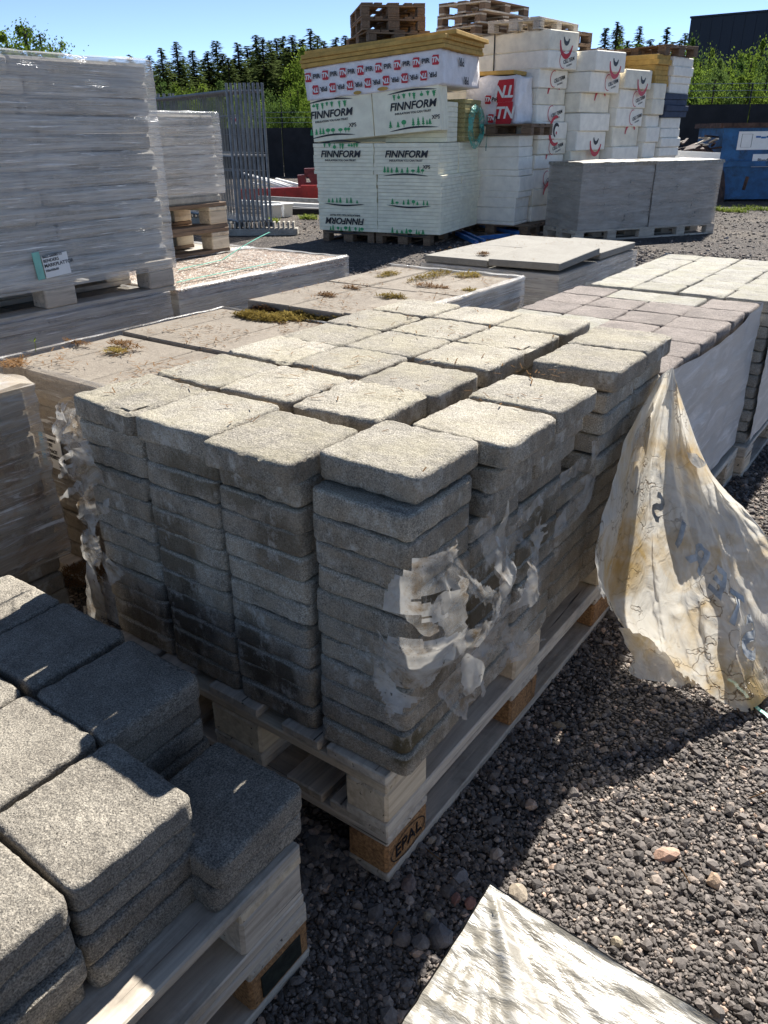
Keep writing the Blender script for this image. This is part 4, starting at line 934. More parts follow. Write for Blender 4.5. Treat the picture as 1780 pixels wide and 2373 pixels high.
def foam_print(parent, x, y, z, w=.52, flip=False, full=True, clipped=0, key=0):
    """printed panel: swooshes, green tree line, lettering; on the local front face"""
    s_ = w/.52; up = -1 if flip else 1
    def P(me, a, b, nm): 
        o_ = ob(nm, me, parent, (x+a*s_, y, z+b*s_*up), FRONT)
        if nm == 'tree_line': o_['kind'] = 'stuff'
    k = (w, flip, key)
    if k not in _pr: _pr[k] = (mk('swoosh', *wave(w, .012*s_, .016*s_, up=up), 'ink'), mk('tree_line', *treeline(w*.86, .075*s_, key*7+3, up), 'grn'), mk('tree_line', *treeline(w*.80, .065*s_, key*7+4, -up), 'grn'))
    sw, tl, th_ = _pr[k]
    if clipped != 2: P(sw, 0, .165, 'swoosh'); P(th_, .02, .155, 'tree_line')
    if clipped != 1:
        P(text_me('lettering', 'FINNFORM', .092*s_, 'ink', shear=.22, off=.0026*s_, sx=1.06, flip=flip), .0, .045, 'lettering')
        P(text_me('lettering', 'INSULATION YOU CAN TRUST', .026*s_, 'ink', off=.0008, sx=1.05, flip=flip), .0, -.015, 'lettering')
    if full:
        P(tl, -.02, -.135, 'tree_line'); P(sw, 0, -.155, 'swoosh'); P(text_me('lettering', 'XPS', .05*s_, 'ink', off=.0012, flip=flip), .235, -.075, 'lettering')

JR = R(10); JF = frame((-5.06, 8.30), JR); jg = 'foam board packs'
# pallets under the green foam stack
for (a, b), lb in (((-.55, .62), 'pallet under the right half of the pale green foam stack'), ((-1.38, .62), 'pallet under the left half of the pale green foam stack')):
    pallet(JF(a, b, 0), JR, lb, mats=('wood_dark',)*4)
tiers = [(.145, .52, .0), (.52, .865, .005), (.865, 1.24, -.03)]
tn = ('bottom', 'middle', 'upper')
for ti, (z0, z1, dx) in enumerate(tiers):
    for ci, (a, b) in enumerate(((-1.83, -.92), (-.915, 0))):
        for ri, (ya, yb) in enumerate(((0, .72), (.73, 1.46))):
            t = thing('foam_pack', f'pale green foam board pack, {tn[ti]} tier, {("left", "right")[ci]} column, {("front", "rear")[ri]} row', 'foam pack', JF((a+b)/2+dx+random.uniform(-.012, .012), (ya+yb)/2, z0), JR+random.uniform(-.01, .01), jg)
            nb = 8; h = (z1-z0)/nb
            for k in range(nb): ob('foam_board', boxm('foam_board', b-a-.006, yb-ya, h-.0015, 'xps', .003, .0006), t, (random.uniform(-.007, .007), random.uniform(-.003, .002), k*h))
            if ri == 0: t['front'] = 1; foam_print(t, (.0 if ci else -.04), -(yb-ya)/2-.012, (z1-z0)*.50, .64, flip=(ti < 2), full=(ti == 2 and ci == 1), clipped=(0, 1, 0)[ti] if ci == 0 else (1, 1, 2)[ti], key=ti*2+ci); del t['front']
# tilted packs standing on edge
TL = R(-4.2)
Rt = Matrix.Rotation(JR, 3, 'Z') @ Matrix.Rotation(TL, 3, 'Y'); RtE = Rt.to_euler()
for ci, (a, b) in enumerate(((-1.86, -.95), (-.945, -.03))):
    xc = (a+b)/2; t = thing('foam_pack', f'tilted pale green foam pack on edge, {("left", "right")[ci]} one, green trees printed on it', 'foam pack', JF(xc, .15, 1.245+.073*(xc+1.0)*1.0+.067), group=jg, rot=RtE)
    for k in range(6): ob('foam_board', boxm('foam_board', b-a-.004, .046, .50, 'xps', .005, .001), t, (random.uniform(-.004, .004), -.115+.0475*k, random.uniform(-.004, .004)))
    foam_print(t, (-.15, .10)[ci], -.145, (.26, .25)[ci], .68, key=10+ci)
# supports behind the tilted packs (same foam), and wool boards with a green net bag
for ci, (a, b) in enumerate(((-1.86, -.95), (-.945, -.05))):
    t = thing('foam_pack', f'rear pale green foam pack behind the tilted ones, {("left", "right")[ci]}', 'foam pack', JF((a+b)/2, .72 if ci == 0 else .50, 1.245), JR, jg)
    for k in range(8): ob('foam_board', boxm('foam_board', .88, .60 if ci == 0 else .36, .056, 'xps', .005, .001), t, (0, 0, k*.058))
W0 = thing('wool_board_stack', 'stack of olive wool boards at the right end of the green foam stack', 'wool boards', JF(-.30, 1.08, 1.245), JR)
for k in range(9): ob('wool_board', boxm('wool_board', .62, .62, .054, 'wool', .006, .002), W0, (.0+random.uniform(-.006, .006), 0, k*.056))
nt = thing('net_bag', 'torn green plastic bag hanging over the olive wool boards', 'plastic bag', JF(.04, 1.06, 1.17), JR)
vs, fs = [], []; nA, nBk = 34, 7
for i in range(nA):
    a = 2*math.pi*i/nA
    for j in range(nBk):
        r_ = .16+.13*j/(nBk-1); y = math.cos(a)*r_*1.05; z = .25+math.sin(a)*r_*.95; off_ = .02+.045*math.sin(math.pi*j/(nBk-1))+.02*noise.noise(Vector((y*9, z*9, 1)))
        vs.append((off_, y+.012*noise.noise(Vector((y*14, z*14, 4))), z+.015*noise.noise(Vector((y*11, z*11, 8)))))
for i in range(nA):
    for j in range(nBk-1):
        b = (i*nBk+j); c = ((i+1) % nA)*nBk+j; fs.append((b, c, c+1, b+1))
ob('net', mk('net', vs, fs, 'net', True), nt)
v, f = tube([(.06, .33, .40), (.07, .35, .2), (.06, .345, -.05)], .008, 5); ob('drawstring', mk('drawstring', v, f, 'net'), nt)
# PIR pack in printed foil, tilted, and loose yellow boards
pr_t = thing('foil_wrapped_pack', 'tilted foam pack in white foil with red squares and PIR lettering', 'foil pack', JF(-.96, .66, 1.815), rot=RtE)
vs, fs = [], []
bm = bmesh.new(); bmesh.ops.create_cube(bm, size=1); bmesh.ops.subdivide_edges(bm, edges=bm.edges[:], cuts=14, use_grid_fill=True)
for v_ in bm.verts:
    p = Vector((v_.co.x*1.92, v_.co.y*1.34, (v_.co.z+.5)*.375)); v_.co = p+noise.noise_vector(p*6.)*.012+noise.noise_vector(p*22.)*.004
me = bpy.data.meshes.new('foil'); bm.to_mesh(me); bm.free(); me.materials.append(M['foil']); me.polygons.foreach_set('use_smooth', [True]*len(me.polygons)); ob('foil', me, pr_t)
sq = mk('red_square', [(-.045, -.05, 0), (.035, -.055, 0), (.045, -.035, 0), (.045, .05, 0), (-.03, .055, 0), (-.045, .035, 0)], [(0, 1, 2, 3, 4, 5)], 'red')
for k in range(8):
    for row, zz_, fl in ((0, .265, False), (1, .115, True)):
        xx = -.90+k*.255+(.09 if row else 0)
        if xx > .93: continue
        s_ = ob('red_square', sq, pr_t, (xx, -.688, zz_), FRONT)
        ob('lettering', text_me('lettering', 'TN', .075, 'sticker', shear=.25, off=.003, flip=fl), s_, (0, 0, .004))
        if xx+.125 < .94: ob('lettering', text_me('lettering', 'PIR', .075, 'ink', off=.002, flip=fl), pr_t, (xx+.125, -.69, zz_), FRONT)
for yy, zz_, s_ in ((-.05, .27, .13), (.10, .07, .12)): ob('lettering', text_me('lettering', 'PIR', s_, 'ink', off=.003, flip=True), pr_t, (.985, yy, zz_), SIDE)
for k in range(2): ob('tear', mk('tear', [(math.cos(a)*.06*(1+.3*k), math.sin(a)*.022, 0) for a in np.linspace(0, 6.28, 9, endpoint=False)], [tuple(range(9))], 'pir'), pr_t, ((-.20, .16)[k], -.692, (.022, .03)[k]), FRONT)
for k in range(4):
    o = ob('foam_board', boxm('foam_board', 2.0+(.04 if k == 3 else 0), 1.42, .046, 'pir', .005, .003, key=k), None, JF(-.97+(0, -.02, .01, .05)[k], .66+(0, .01, -.01, .05)[k], 2.192+k*.0485), RtE)
    if k == 3: o.rotation_euler = (Matrix.Rotation(JR+R(3), 3, 'Z') @ Matrix.Rotation(TL, 3, 'Y')).to_euler()
    tag(o, f'loose yellow foam board on the foil pack, {("lowest", "second", "third", "topmost")[k]} of four', 'foam board', 'loose yellow foam boards')
# pallets on top of J
for k in range(3):
    pallet(JF(-1.12+.03*random.uniform(-1, 1), .75+.02*random.uniform(-1, 1), 2.365+.1445*k), JR+R(38)+R(random.uniform(-4, 4)), f'dark wooden pallet on the yellow boards, {("lowest", "second", "topmost")[k]} of three', mats=('wood_dark',)*4)

# W: white foam sheets with a foil pack on top
WR = R(4); WF = frame((-4.74, 9.84), WR); zz_ = .145
pallet(WF(-.42, .42, 0), WR+R(90), 'pallet under the white foam slabs beside the green foam', mats=('wood_dark',)*4)
for k, h in enumerate((.045, .19, .13, .085, .20, .085, .16, .13, .14)):
    foam(WF, WR, 'foam_slab', -.74+random.uniform(-.01, .01), random.uniform(-.03, .03), 0, .50, zz_, zz_+h, 'eps', f'white foam slab in the column right of the green packs, {ORD[k]} from bottom', 'foam slab', 'white foam slabs', bev=.008); zz_ += h
pallet(WF(-.40, .25, zz_), WR+R(90), 'pallet between white foam slabs and a foil pack', mats=('wood_dark',)*4); zz_ += .145
jn = thing('foil_wrapped_pack', 'crumpled foil pack with big red letters beside the tall white foam', 'foil pack', WF(-.48, .28, zz_), WR)
bm = bmesh.new(); bmesh.ops.create_cube(bm, size=1); bmesh.ops.subdivide_edges(bm, edges=bm.edges[:], cuts=12, use_grid_fill=True)
for v_ in bm.verts:
    p = Vector((v_.co.x*.80, v_.co.y*.52, (v_.co.z+.5)*.58)); v_.co = p+noise.noise_vector(p*6.+Vector((3, 3, 3)))*.03+noise.noise_vector(p*20.)*.008
me = bpy.data.meshes.new('foil'); bm.to_mesh(me); bm.free(); me.materials.append(M['foil']); me.polygons.foreach_set('use_smooth', [True]*len(me.polygons)); ob('foil', me, jn)
bigsq = mk('red_square', [(-.12, -.14, 0), (.10, -.13, 0), (.12, -.08, 0), (.12, .14, 0), (-.10, .13, 0), (-.12, .08, 0)], [(0, 1, 2, 3, 4, 5)], 'red')
for z_, fl in ((.40, True), (.13, False)):
    s_ = ob('red_square', bigsq, jn, (.22, -.305, z_), FRONT); ob('lettering', text_me('lettering', 'TN', .20, 'sticker', shear=.2, off=.006, flip=fl), s_, (0, 0, .004))
for x_, z_ in ((-.03, .30), (.02, .07)):
    s_ = ob('red_square', sq, jn, (x_, -.305, z_), FRONT); ob('lettering', text_me('lettering', 'TN', .075, 'sticker', shear=.25, off=.003), s_, (0, 0, .004)); ob('lettering', text_me('lettering', 'PIR', .07, 'ink', off=.002), jn, (x_+.10, -.306, z_), FRONT)
ob('foam_board', boxm('foam_board', .70, .44, .05, 'pir', .005), jn, (-.06, .02, .60))

# K: tall white foam columns with printed ends
KR = R(-10); KF = frame((-4.78, 10.36), KR)
def arc(r, w, a0, a1, n=16, ex=1.25):
    vs = []
    for i in range(n+1):
        a = a0+(a1-a0)*i/n; k = w*(.45+.55*math.sin(math.pi*i/n)); vs += [(math.cos(a)*(r-k/2), math.sin(a)*(r-k/2)*ex, 0), (math.cos(a)*(r+k/2), math.sin(a)*(r+k/2)*ex, 0)]
    return vs, [(2*i, 2*i+2, 2*i+3, 2*i+1) for i in range(n)]
A1 = mk('red_arc', *arc(.145, .05, R(75), R(300)), 'red'); A2 = mk('grey_arc', *arc(.065, .042, R(40), R(250)), 'ink'); A3 = mk('red_arc', *arc(.085, .012, R(70), R(290), ex=1.2), 'red')
AH = mk('red_arc', *arc(.15, .05, R(180), R(345)), 'red'); AH2 = mk('grey_arc', *arc(.065, .042, R(185), R(345)), 'ink'); AT = mk('red_arc', *arc(.15, .05, R(30), R(170)), 'red')
def logo(o, w, y, z, kind, x):
    if kind == 'C': ob('red_arc', A1, o, (x, y, z), SIDE); ob('grey_arc', A2, o, (x, y+.02, z), SIDE); ob('red_dot', mk('red_dot', [(math.cos(a)*.016, math.sin(a)*.022, 0) for a in np.linspace(0, 6.28, 10, endpoint=False)], [tuple(range(10))], 'red'), o, (x, y+.02, z-.03), SIDE)
    if kind == 'T': ob('red_arc', A3, o, (x, y-.05, z), SIDE); ob('lettering', text_me('lettering', 'CELLTERM', .068, 'ink', shear=.1, off=.001, sx=.85), o, (x, y+.085, z), (Matrix(((0, 0, 1), (1, 0, 0), (0, 1, 0))) @ Matrix.Rotation(R(14), 3, 'Z')).to_euler()); ob('lettering', text_me('lettering', 'ISOLERING', .03, 'ink', sx=.9), o, (x, y+.10, z-.055), (Matrix(((0, 0, 1), (1, 0, 0), (0, 1, 0))) @ Matrix.Rotation(R(14), 3, 'Z')).to_euler())
    if kind == 'U': ob('red_arc', AH, o, (x, y, z), SIDE); ob('grey_arc', AH2, o, (x, y, z+.05), SIDE)
    if kind == 'A': ob('red_arc', AT, o, (x, y, z), SIDE)
colsK = [  # ly0, ly1, list of (height, lx shift, logo)
 (0.0, .70, 'first', [(.22, .02, ''), (.23, .03, 'A'), (.27, .0, 'T'), (.19, .03, 'A'), (.20, .06, 'T'), (.22, .06, 'C'), (.22, .0, 'T'), (.21, -.02, 'A'), (.23, .0, 'T'), (.22, .13, 'T'), (.24, .13, 'U')]),
 (.73, 1.52, 'second', [(.25, .14, ''), (.25, .10, ''), (.25, .14, ''), (.20, .14, ''), (.26, .22, 'U'), (.24, .26, ''), (.26, .22, 'A'), (.26, .36, 'T'), (.26, .42, 'U')]),
 (1.57, 2.34, 'third', [(.28, .28, 'A'), (.28, .28, 'T'), (.22, .28, ''), (.21, .34, ''), (.28, .30, 'A'), (.25, .34, 'T'), (.25, .36, 'T'), (.26, .42, 'U')])]
for ly0, ly1, nm, lst in colsK:
    z = .145
    for k, (h, dx, lg) in enumerate(lst):
        o = foam(KF, KR, 'foam_block', -2.3+dx, dx, ly0, ly1, z, z+h, 'eps' if (k+len(nm)) % 3 else 'eps_old', f'large white foam block, {nm} tall column from the green stack, {ORD[k]} from bottom', 'foam block', 'white foam blocks', bev=.012)
        if lg: logo(o, 0, (.05 if len(lst) > 9 else .12), h*.5, lg, 1.1555)
        z += h
    pallet(KF(-.45, (ly0+ly1)/2, 0), KR+R(90), f'pallet under the {nm} tall column of white foam blocks', mats=('wood_dark',)*4)
    if nm == 'first': zK1 = z
    if nm == 'second': zK2 = z
    if nm == 'third': zK3 = z
v, f = merge([bar(KF(-.78, -.012, .2), KF(-.80, -.014, zK1+.004), .012, .012)]); tag(ob('strap', mk('strap', v, f, 'black')), 'black strap running down the blank side of the tall white foam', 'strap')
# K4 / K5 column group further back
z = .145
for k, h in enumerate((.30, .28, .24, .22, .22, .17)):
    foam(KF, KR, 'foam_block', -.9, .36+(.02 if k % 2 else .06), 2.40, 2.80, z, z+h, 'eps', f'plain white foam block in the recess by the dark boards, {ORD[k]} from bottom', 'foam block', 'white foam blocks'); z += h
zz4 = z
for k in range(2): foam(KF, KR, 'foam_block', -.9, .45, 2.40, 2.78, zz4+.003+k*.22, zz4+.22+k*.22, 'eps_old', f'yellowed foam block left of the navy boards, {ORD[k]} one', 'foam block', 'white foam blocks')
z = .145
for k, h in enumerate((.16, .16, .36, .14, .14, .14, .14, .16)):
    o = foam(KF, KR, 'foam_block', -.9, .42+random.uniform(-.03, .03), 2.86, 3.50, z, z+h, 'eps_old' if k in (0, 2) else 'eps', f'white foam block in the column beside the blue container, {ORD[k]} from bottom', 'foam block', 'white foam blocks')
    if k == 2: logo(o, 0, .10, h*.5, 'C', .66)
    z += h
for k in range(4): foam(KF, KR, 'foam_board', -.8, .46+random.uniform(-.02, .02), 2.80, 3.55, z+k*.085, z+(k+1)*.085, 'navyfoam', f'navy foam board in the column by the container, {ORD[k]} from bottom', 'foam board', 'navy foam boards', bev=.006)
z += .34; zy = z
for k, h in enumerate((.14, .10, .14, .13)):
    foam(KF, KR, 'foam_slab', -.9, .44+random.uniform(-.04, .04), 2.94, 3.60, z, z+h, 'eps', f'white foam slab above the navy boards, {ORD[k]} from bottom', 'foam slab', 'white foam slabs'); z += h
zt5 = z
for k in range(9): foam(KF, KR, 'foam_board', -.8, .40+random.uniform(-.03, .03), 2.48, 2.90, zy-.12+k*.072, zy-.12+(k+1)*.072, 'pir', f'yellow foam board stacked left of the top white slabs, {ORD[k]} from bottom', 'foam board', 'yellow foam boards', bev=.005)
pallet(KF(-.2, 3.2, 0), KR+R(90), 'pallet under the column beside the blue container', mats=('wood_dark',)*4)
pallet(KF(-1.3, 2.75, 0), KR+R(90), 'pallet under the recessed plain white column', mats=('wood_dark',)*4)
# pallets on top of the foam columns
for k in range(3): pallet(KF(-1.36, .42, zK1+.003+.1445*k), KR+R(5*k-4), f'wooden pallet on top of the tallest white foam column, {("lowest", "second", "topmost")[k]} of three', mats=('wood_dark', 'wood', 'wood_dark', 'wood'))
pallet(KF(-.48, .46, zK1+.003), KR+R(8), 'single pallet lying behind the pallet trio on the foam', mats=('wood',)*4)
for j, (a, b, n, nm) in enumerate(((-.1, .75, 2, 'left'), (.0, 1.55, 2, 'right'))):
    zb = zK2 if j == 0 else zK3
    for k in range(n): pallet(KF(a-.7, b+.4, zb+.003+.1445*k), KR+R(90+6*k-5), f'dark pallet of the {nm} pile behind the white foam, {("lower", "upper")[k]} one', mats=('wood_dark',)*4)
pallet(KF(-.1, 3.15, zt5+.003), KR+R(80), 'flat pallet on the white slabs near the container', mats=('wood_dark',)*4)

# L: two pallets in grey film
LR = R(-33); LF = frame((-3.72, 9.62), LR)
for k, (ya, nm) in enumerate(((0.0, 'left'), (1.17, 'right'))):
    pallet(LF(-.40, ya+.58, 0), LR, f'wooden pallet under the {nm} grey film-wrapped load', mats=('wood',)*4)
    t = thing('wrapped_block_stack', f'grey film-wrapped stack of blocks with crumpled white cover, {nm} of two', 'wrapped stack', LF(-.40, ya+.58, .145), LR)
    slabs(t, -.385, .385, -.56, .56, 0, .82, 8, 'slab_grey', 3, .004, 30+k)
    shell('grey_film', -.40, .40, -.575, .575, 0, .83, 'film_grey', t, amp=.006, lip=0, res=.05, seed=30+k)
    shell('white_cover', -.412, .412, -.585, .585, .80, .838, 'film_crease', t, amp=.012, lip=0, res=.05, seed=33+k, top=True, bulge=.02)

# container
cb = px(1651, 467, 0.0); CR = R(34); CF = frame((cb.x, cb.y), CR)
co = thing('waste_container', 'battered blue steel waste container at the right edge', 'container', CF(1.6, .75, 0), CR)
def prism(x0b, x1b, x0t, x1t, y0, y1, z0, z1): return [(x0b, y0, z0), (x1b, y0, z0), (x1b, y1, z0), (x0b, y1, z0), (x0t, y0, z1), (x1t, y0, z1), (x1t, y1, z1), (x0t, y1, z1)], [(3, 2, 1, 0), (0, 1, 5, 4), (1, 2, 6, 5), (2, 3, 7, 6), (3, 0, 4, 7)]
v, f = prism(-1.58, 1.58, -1.60, 1.60, -.75, .75, .04, 1.42); ob('body', mk('body', v, f, 'blue'), co)
v, f = merge([bar((-1.66, -.78, 1.43), (1.66, -.78, 1.43), .07, .09), bar((-1.66, .78, 1.43), (1.66, .78, 1.43), .07, .09), bar((-1.66, -.78, 1.43), (-1.66, .78, 1.43), .07, .09), bar((1.66, -.78, 1.43), (1.66, .78, 1.43), .07, .09)]); ob('rim', mk('rim', v, f, 'rust'), co)
v, f = merge([bar((-1.67, -.79, .72), (1.67, -.79, .72), .09, .10)]); ob('rail', mk('rail', v, f, 'blue'), co)
for x_ in (-1.0, -.2, .6): ob('rust_patch', boxm('rust_patch', .07, .004, .26, 'rust', .001), co, (x_, -.7525, .22), (0, R(8), 0))
sg = ob('sign', boxm('sign', .90, .006, .34, 'sticker', .001), co, (-.84, -.755, .98)); ob('sign_frame', mk('sign_frame', *merge([bar((-.38, -.005, .05), (-.17, -.005, .05), .006, .003), bar((-.38, -.005, .29), (-.17, -.005, .29), .006, .003), bar((-.38, -.005, .05), (-.38, -.005, .29), .006, .006), bar((-.17, -.005, .05), (-.17, -.005, .29), .006, .006)]), 'ink'), sg)
for a in range(5): ob('sign_band', boxm('sign_band', .10, .003, .035, 'bluebar', .001), sg, (-.05+a*.105, -.005, .22-.012*(a % 2)))
sg = ob('sign', boxm('sign', .62, .006, .24, 'sticker', .001), co, (-.62, -.756, .66)); ob('lettering', text_me('lettering', 'Blandskrot', .095, 'ink', off=.002), sg, (0, -.006, .12), FRONT)
# white panel leaning between foam and container, debris behind
pp = px(1603, 440, n=(-.585, .811, 0), k=CAM.dot(Vector((-.585, .811, 0)))+15.4)
wp = thing('white_panel', 'white panel leaning in the gap beside the blue container', 'panel', (pp.x, pp.y, 0), R(30))
ob('sheet_panel', boxm('sheet_panel', .78, .05, .98, 'whitepanel', .003), wp, (.0, 0, .03), (R(-8), R(3), 0)); ob('grey_panel', boxm('grey_panel', .34, .04, .62, 'steel', .003), wp, (-.40, -.08, .25), (R(-12), R(-28), 0))
ilat0 = Vector((.811, .585, 0)); heap_c = px(1598, 420, n=(-.585, .811, 0), k=CAM.dot(Vector((-.585, .811, 0)))+17.6); heap_c.z = 0
for k in range(10):
    c_ = heap_c+ilat0*random.uniform(-.6, .45)+Vector((0, 0, 1.05+random.uniform(-.1, .2))); a = random.uniform(0, 3.1); L_ = random.uniform(.25, .6)
    v, f = bar((-L_/2, 0, 0), (L_/2, 0, random.uniform(-.1, .15)), .05, .03); o = ob('scrap_plank', mk('scrap_plank', v, f, 'wood' if k % 2 else 'rust'), None, c_, (0, 0, a)); tag(o, f'scrap of wood on the debris pile by the container, {ORD[k]}', 'scrap wood', 'debris beside the container')
dbm = []
bm = bmesh.new(); bmesh.ops.create_icosphere(bm, subdivisions=3, radius=1)
for v_ in bm.verts: v_.co = Vector((v_.co.x*.75, v_.co.y*.5, max(0, v_.co.z)*1.1))*(1+.12*noise.noise(v_.co*3))
me = bpy.data.meshes.new('debris_heap'); bm.to_mesh(me); bm.free(); me.materials.append(M['rust']); tag(ob('debris_heap', me, None, heap_c, (0, 0, R(36))), 'rusty debris heap behind the white panel', 'debris')

# blue steel trestle lying by the green foam
bt = thing('steel_trestle', 'blue steel trestle lying on the gravel beside the green foam', 'trestle', (0, 0, 0))
def GP(x, y, z=.03): return px(x, y, z)
for a, b in (((1040, 532), (1105, 562)), ((1105, 519), (1200, 541)), ((1040, 530), (1108, 518)), ((1103, 552), (1180, 545)), ((1055, 530), (1122, 560)), ((1118, 517), (1205, 539))):
    v, f = bar(GP(*a, .05), GP(*b, .05), .05, .05); ob('bar', mk('bar', v, f, 'bluebar'), bt)

# ------------------------------------------------------------------ fence panels, steel, bollards
ic = px(610, 545, 0.0); idir = Vector((-3.6, 1.34, 0)).normalized(); ilat = Vector((.811, .585, 0))
def fence_panel(t, L=3.45, H=2.0):
    frm = [tube([(0, 0, .12), (0, 0, H)], .021, 6), tube([(-L, 0, .12), (-L, 0, H)], .021, 6), tube([(0, 0, H-.10), (-L, 0, H-.10)], .021, 6), tube([(0, 0, .20), (-L, 0, .20)], .021, 6), tube([(0, 0, 1.08), (-L, 0, 1.08)], .014, 5)]
    for v_, f_ in frm[:2]: ob('upright', mk('upright', v_, f_, 'steel'), t)
    for v_, f_ in frm[2:]: ob('rail', mk('rail', v_, f_, 'steel'), t)
    wires = [bar((-x, 0, .2), (-x, 0, H-.1), .004, .004) for x in np.arange(.1, L, .10)]+[bar((0, 0, z_), (-L, 0, z_), .004, .004) for z_ in np.arange(.4, H-.2, .24)]
    v, f = merge(wires); ob('wire_mesh', mk('wire_mesh', v, f, 'steel'), t)
fp0 = None
for k in range(9):
    loc = ic+ilat*(-.36+k*.062)+Vector((0, 0, 0)); rz = math.atan2(-idir.y, -idir.x)
    if fp0 is None: fp0 = thing('mesh_fence', '', 'fence panel', loc, rz, 'stacked steel fence panels'); fence_panel(fp0); o = fp0
    else: o = dup(fp0, None, loc, (0, 0, rz+R(random.uniform(-.6, .6))))
    o['label'] = f'grey steel mesh fence panel, {ORD[k]} from left in the upright row'; o['category'] = 'fence panel'; o['group'] = 'stacked steel fence panels'
for k, (s_, nm) in enumerate(((-.95, 'near'), (2.2, 'rear'))):
    ft = thing('concrete_rack', f'grey concrete rack foot holding the fence panels, {nm} one', 'fence foot', ic+(ilat*0+idir*(max(s_, 0)))+Vector((0, 0, 0)), math.atan2(ilat.y, ilat.x))
    ob('base', boxm('base', 1.35, .20, .10, 'slab_grey', .01), ft, (-.15, 0, 0))
    for q in range(18): ob('tooth', boxm('tooth', .028, .16, .09, 'slab_grey', .004), ft, (-.76+q*.072, 0, .10))
sgn = thing('sign_board', 'small white sign with red script hung on the fence panels', 'sign', px(540, 277, n=ilat, k=ilat.dot(ic)-.62), math.atan2(-idir.y, -idir.x)+R(0))
ob('board', boxm('board', .42, .008, .14, 'sticker', .001), sgn, (0, 0, -.07)); ob('lettering', text_me('lettering', 'Ramirent', .10, 'red', shear=.3, off=.003), sgn, (0, -.007, 0), FRONT)
FWD = Vector((-.585, .811, 0)); KC = CAM.dot(FWD)
def far(x, y, d): return px(x, y, n=FWD, k=KC+d)
# red beams, light profiles and white feet behind
def farbar(name, a, b, w, h, mat, label, cat, d0, d1, group):
    v, f = bar(far(*a, d0), far(*b, d1), w, h); tag(ob(name, mk(name, v, f, mat)), label, cat, group)
gp = 'steel sections behind the fence panels'
farbar('steel_beam', (560, 452), (700, 447), .10, .22, 'redsteel', 'bright red steel beam behind the fence panels, left one', 'steel beam', 17.0, 17.0, gp)
farbar('steel_beam', (698, 444), (790, 444), .10, .24, 'redsteel', 'bright red steel beam half hidden by green foam', 'steel beam', 16.9, 16.9, gp)
farbar('steel_section', (600, 458), (790, 468), .08, .07, 'steel', 'grey steel section lying below the red beams', 'steel section', 16.5, 16.3, gp)
farbar('steel_section', (560, 468), (790, 480), .10, .07, 'whitepanel', 'bright white metal section below the red beams', 'steel section', 16.2, 15.9, gp)
farbar('steel_section', (560, 476), (790, 488), .10, .05, 'steel', 'long grey metal section nearest the ground', 'steel section', 16.0, 15.7, gp)
farbar('timber_sleeper', (660, 492), (790, 493), .2, .14, 'fence', 'dark beam on the ground behind the white feet', 'beam', 15.6, 15.6, gp)
for k, (a, b) in enumerate((((560, 400), (664, 436)), ((580, 405), (676, 434)), ((610, 412), (686, 433)), ((640, 414), (694, 428)), ((585, 424), (660, 437)))): farbar('metal_profile', a, b, .06, .03, 'whitepanel', f'thin pale metal profile in the slanted bundle, {ORD[k]} from left', 'metal profile', 19.0, 18.6, gp)
mf = thing('steel_cradle', 'maroon steel cradle holding beams beside the green foam', 'steel cradle', (0, 0, 0))
for a, b, w in (((699, 405), (702, 437), .24), ((720, 400), (740, 436), .2), ((706, 400), (760, 398), .16), ((700, 432), (760, 432), .16)):
    v, f = bar(far(*a, 17.6), far(*b, 17.6), w, .16); ob('cradle_bar', mk('cradle_bar', v, f, 'maroon'), mf)
for k, (x, y) in enumerate(((640, 505), (666, 502), (622, 505))):
    c_ = px(x, y, 0.); ft = thing('cone_bollard', f'white tapered concrete bollard on the gravel, {("middle", "right", "left")[k]} of three', 'bollard', c_, R(-30), 'white concrete bollards')
    v, f = prism(-.05, .05, -.10, .10, -.08, .08, 0, .20); f = f+[(4, 5, 6, 7)]; ob('stem', mk('stem', v, f, 'whitepanel'), ft); ob('cap', boxm('cap', .24, .2, .03, 'whitepanel', .004), ft, (0, 0, .20))

# dark fence with barbed wire
def wall_strip(name, a, b, z0, z1, mat, label, wires=3, th=.05):
    t = thing(name, label, 'fence', (0, 0, 0)); a, b = Vector(a), Vector(b); n = max(2, int((b-a).length/2.4))
    for k in range(n):
        p, q = a.lerp(b, k/n), a.lerp(b, (k+1)/n); d_ = (q-p).normalized()*.02
        m_ = (p+q)/2; v, f = bar((p.x+d_.x, p.y+d_.y, (z0+z1)/2), (q.x-d_.x, q.y-d_.y, (z0+z1)/2), th, z1-z0); ob('cloth_panel', mk('cloth_panel', v, f, mat), t)
        v, f = tube([(p.x-.05, p.y+.09, 0), (p.x-.05, p.y+.09, z1+.5)], .022, 6); ob('post', mk('post', v, f, 'fence'), t)
    for w_ in range(wires):
        v, f = merge([bar((a.x, a.y, z1+.16+.16*w_), (b.x, b.y, z1+.16+.16*w_), .012, .012)]); ob('wire', mk('wire', v, f, 'steel'), t)
    return t
fr1 = far(1480, 246, 23); fr2 = far(2000, 232, 23)
wall_strip('boundary_fence', (fr1.x, fr1.y, 0), (fr2.x, fr2.y, 0), .0, fr1.z+.02, 'fence', 'dark cloth-covered fence with barbed wire behind the blue container')
fl1 = far(330, 304, 30); fl2 = far(1300, 297, 30)
wall_strip('boundary_fence', (fl1.x, fl1.y, 0), (fl2.x, fl2.y, 0), -.3, fl1.z+.06, 'fence', 'dark cloth-covered fence with barbed wire left of the green foam')

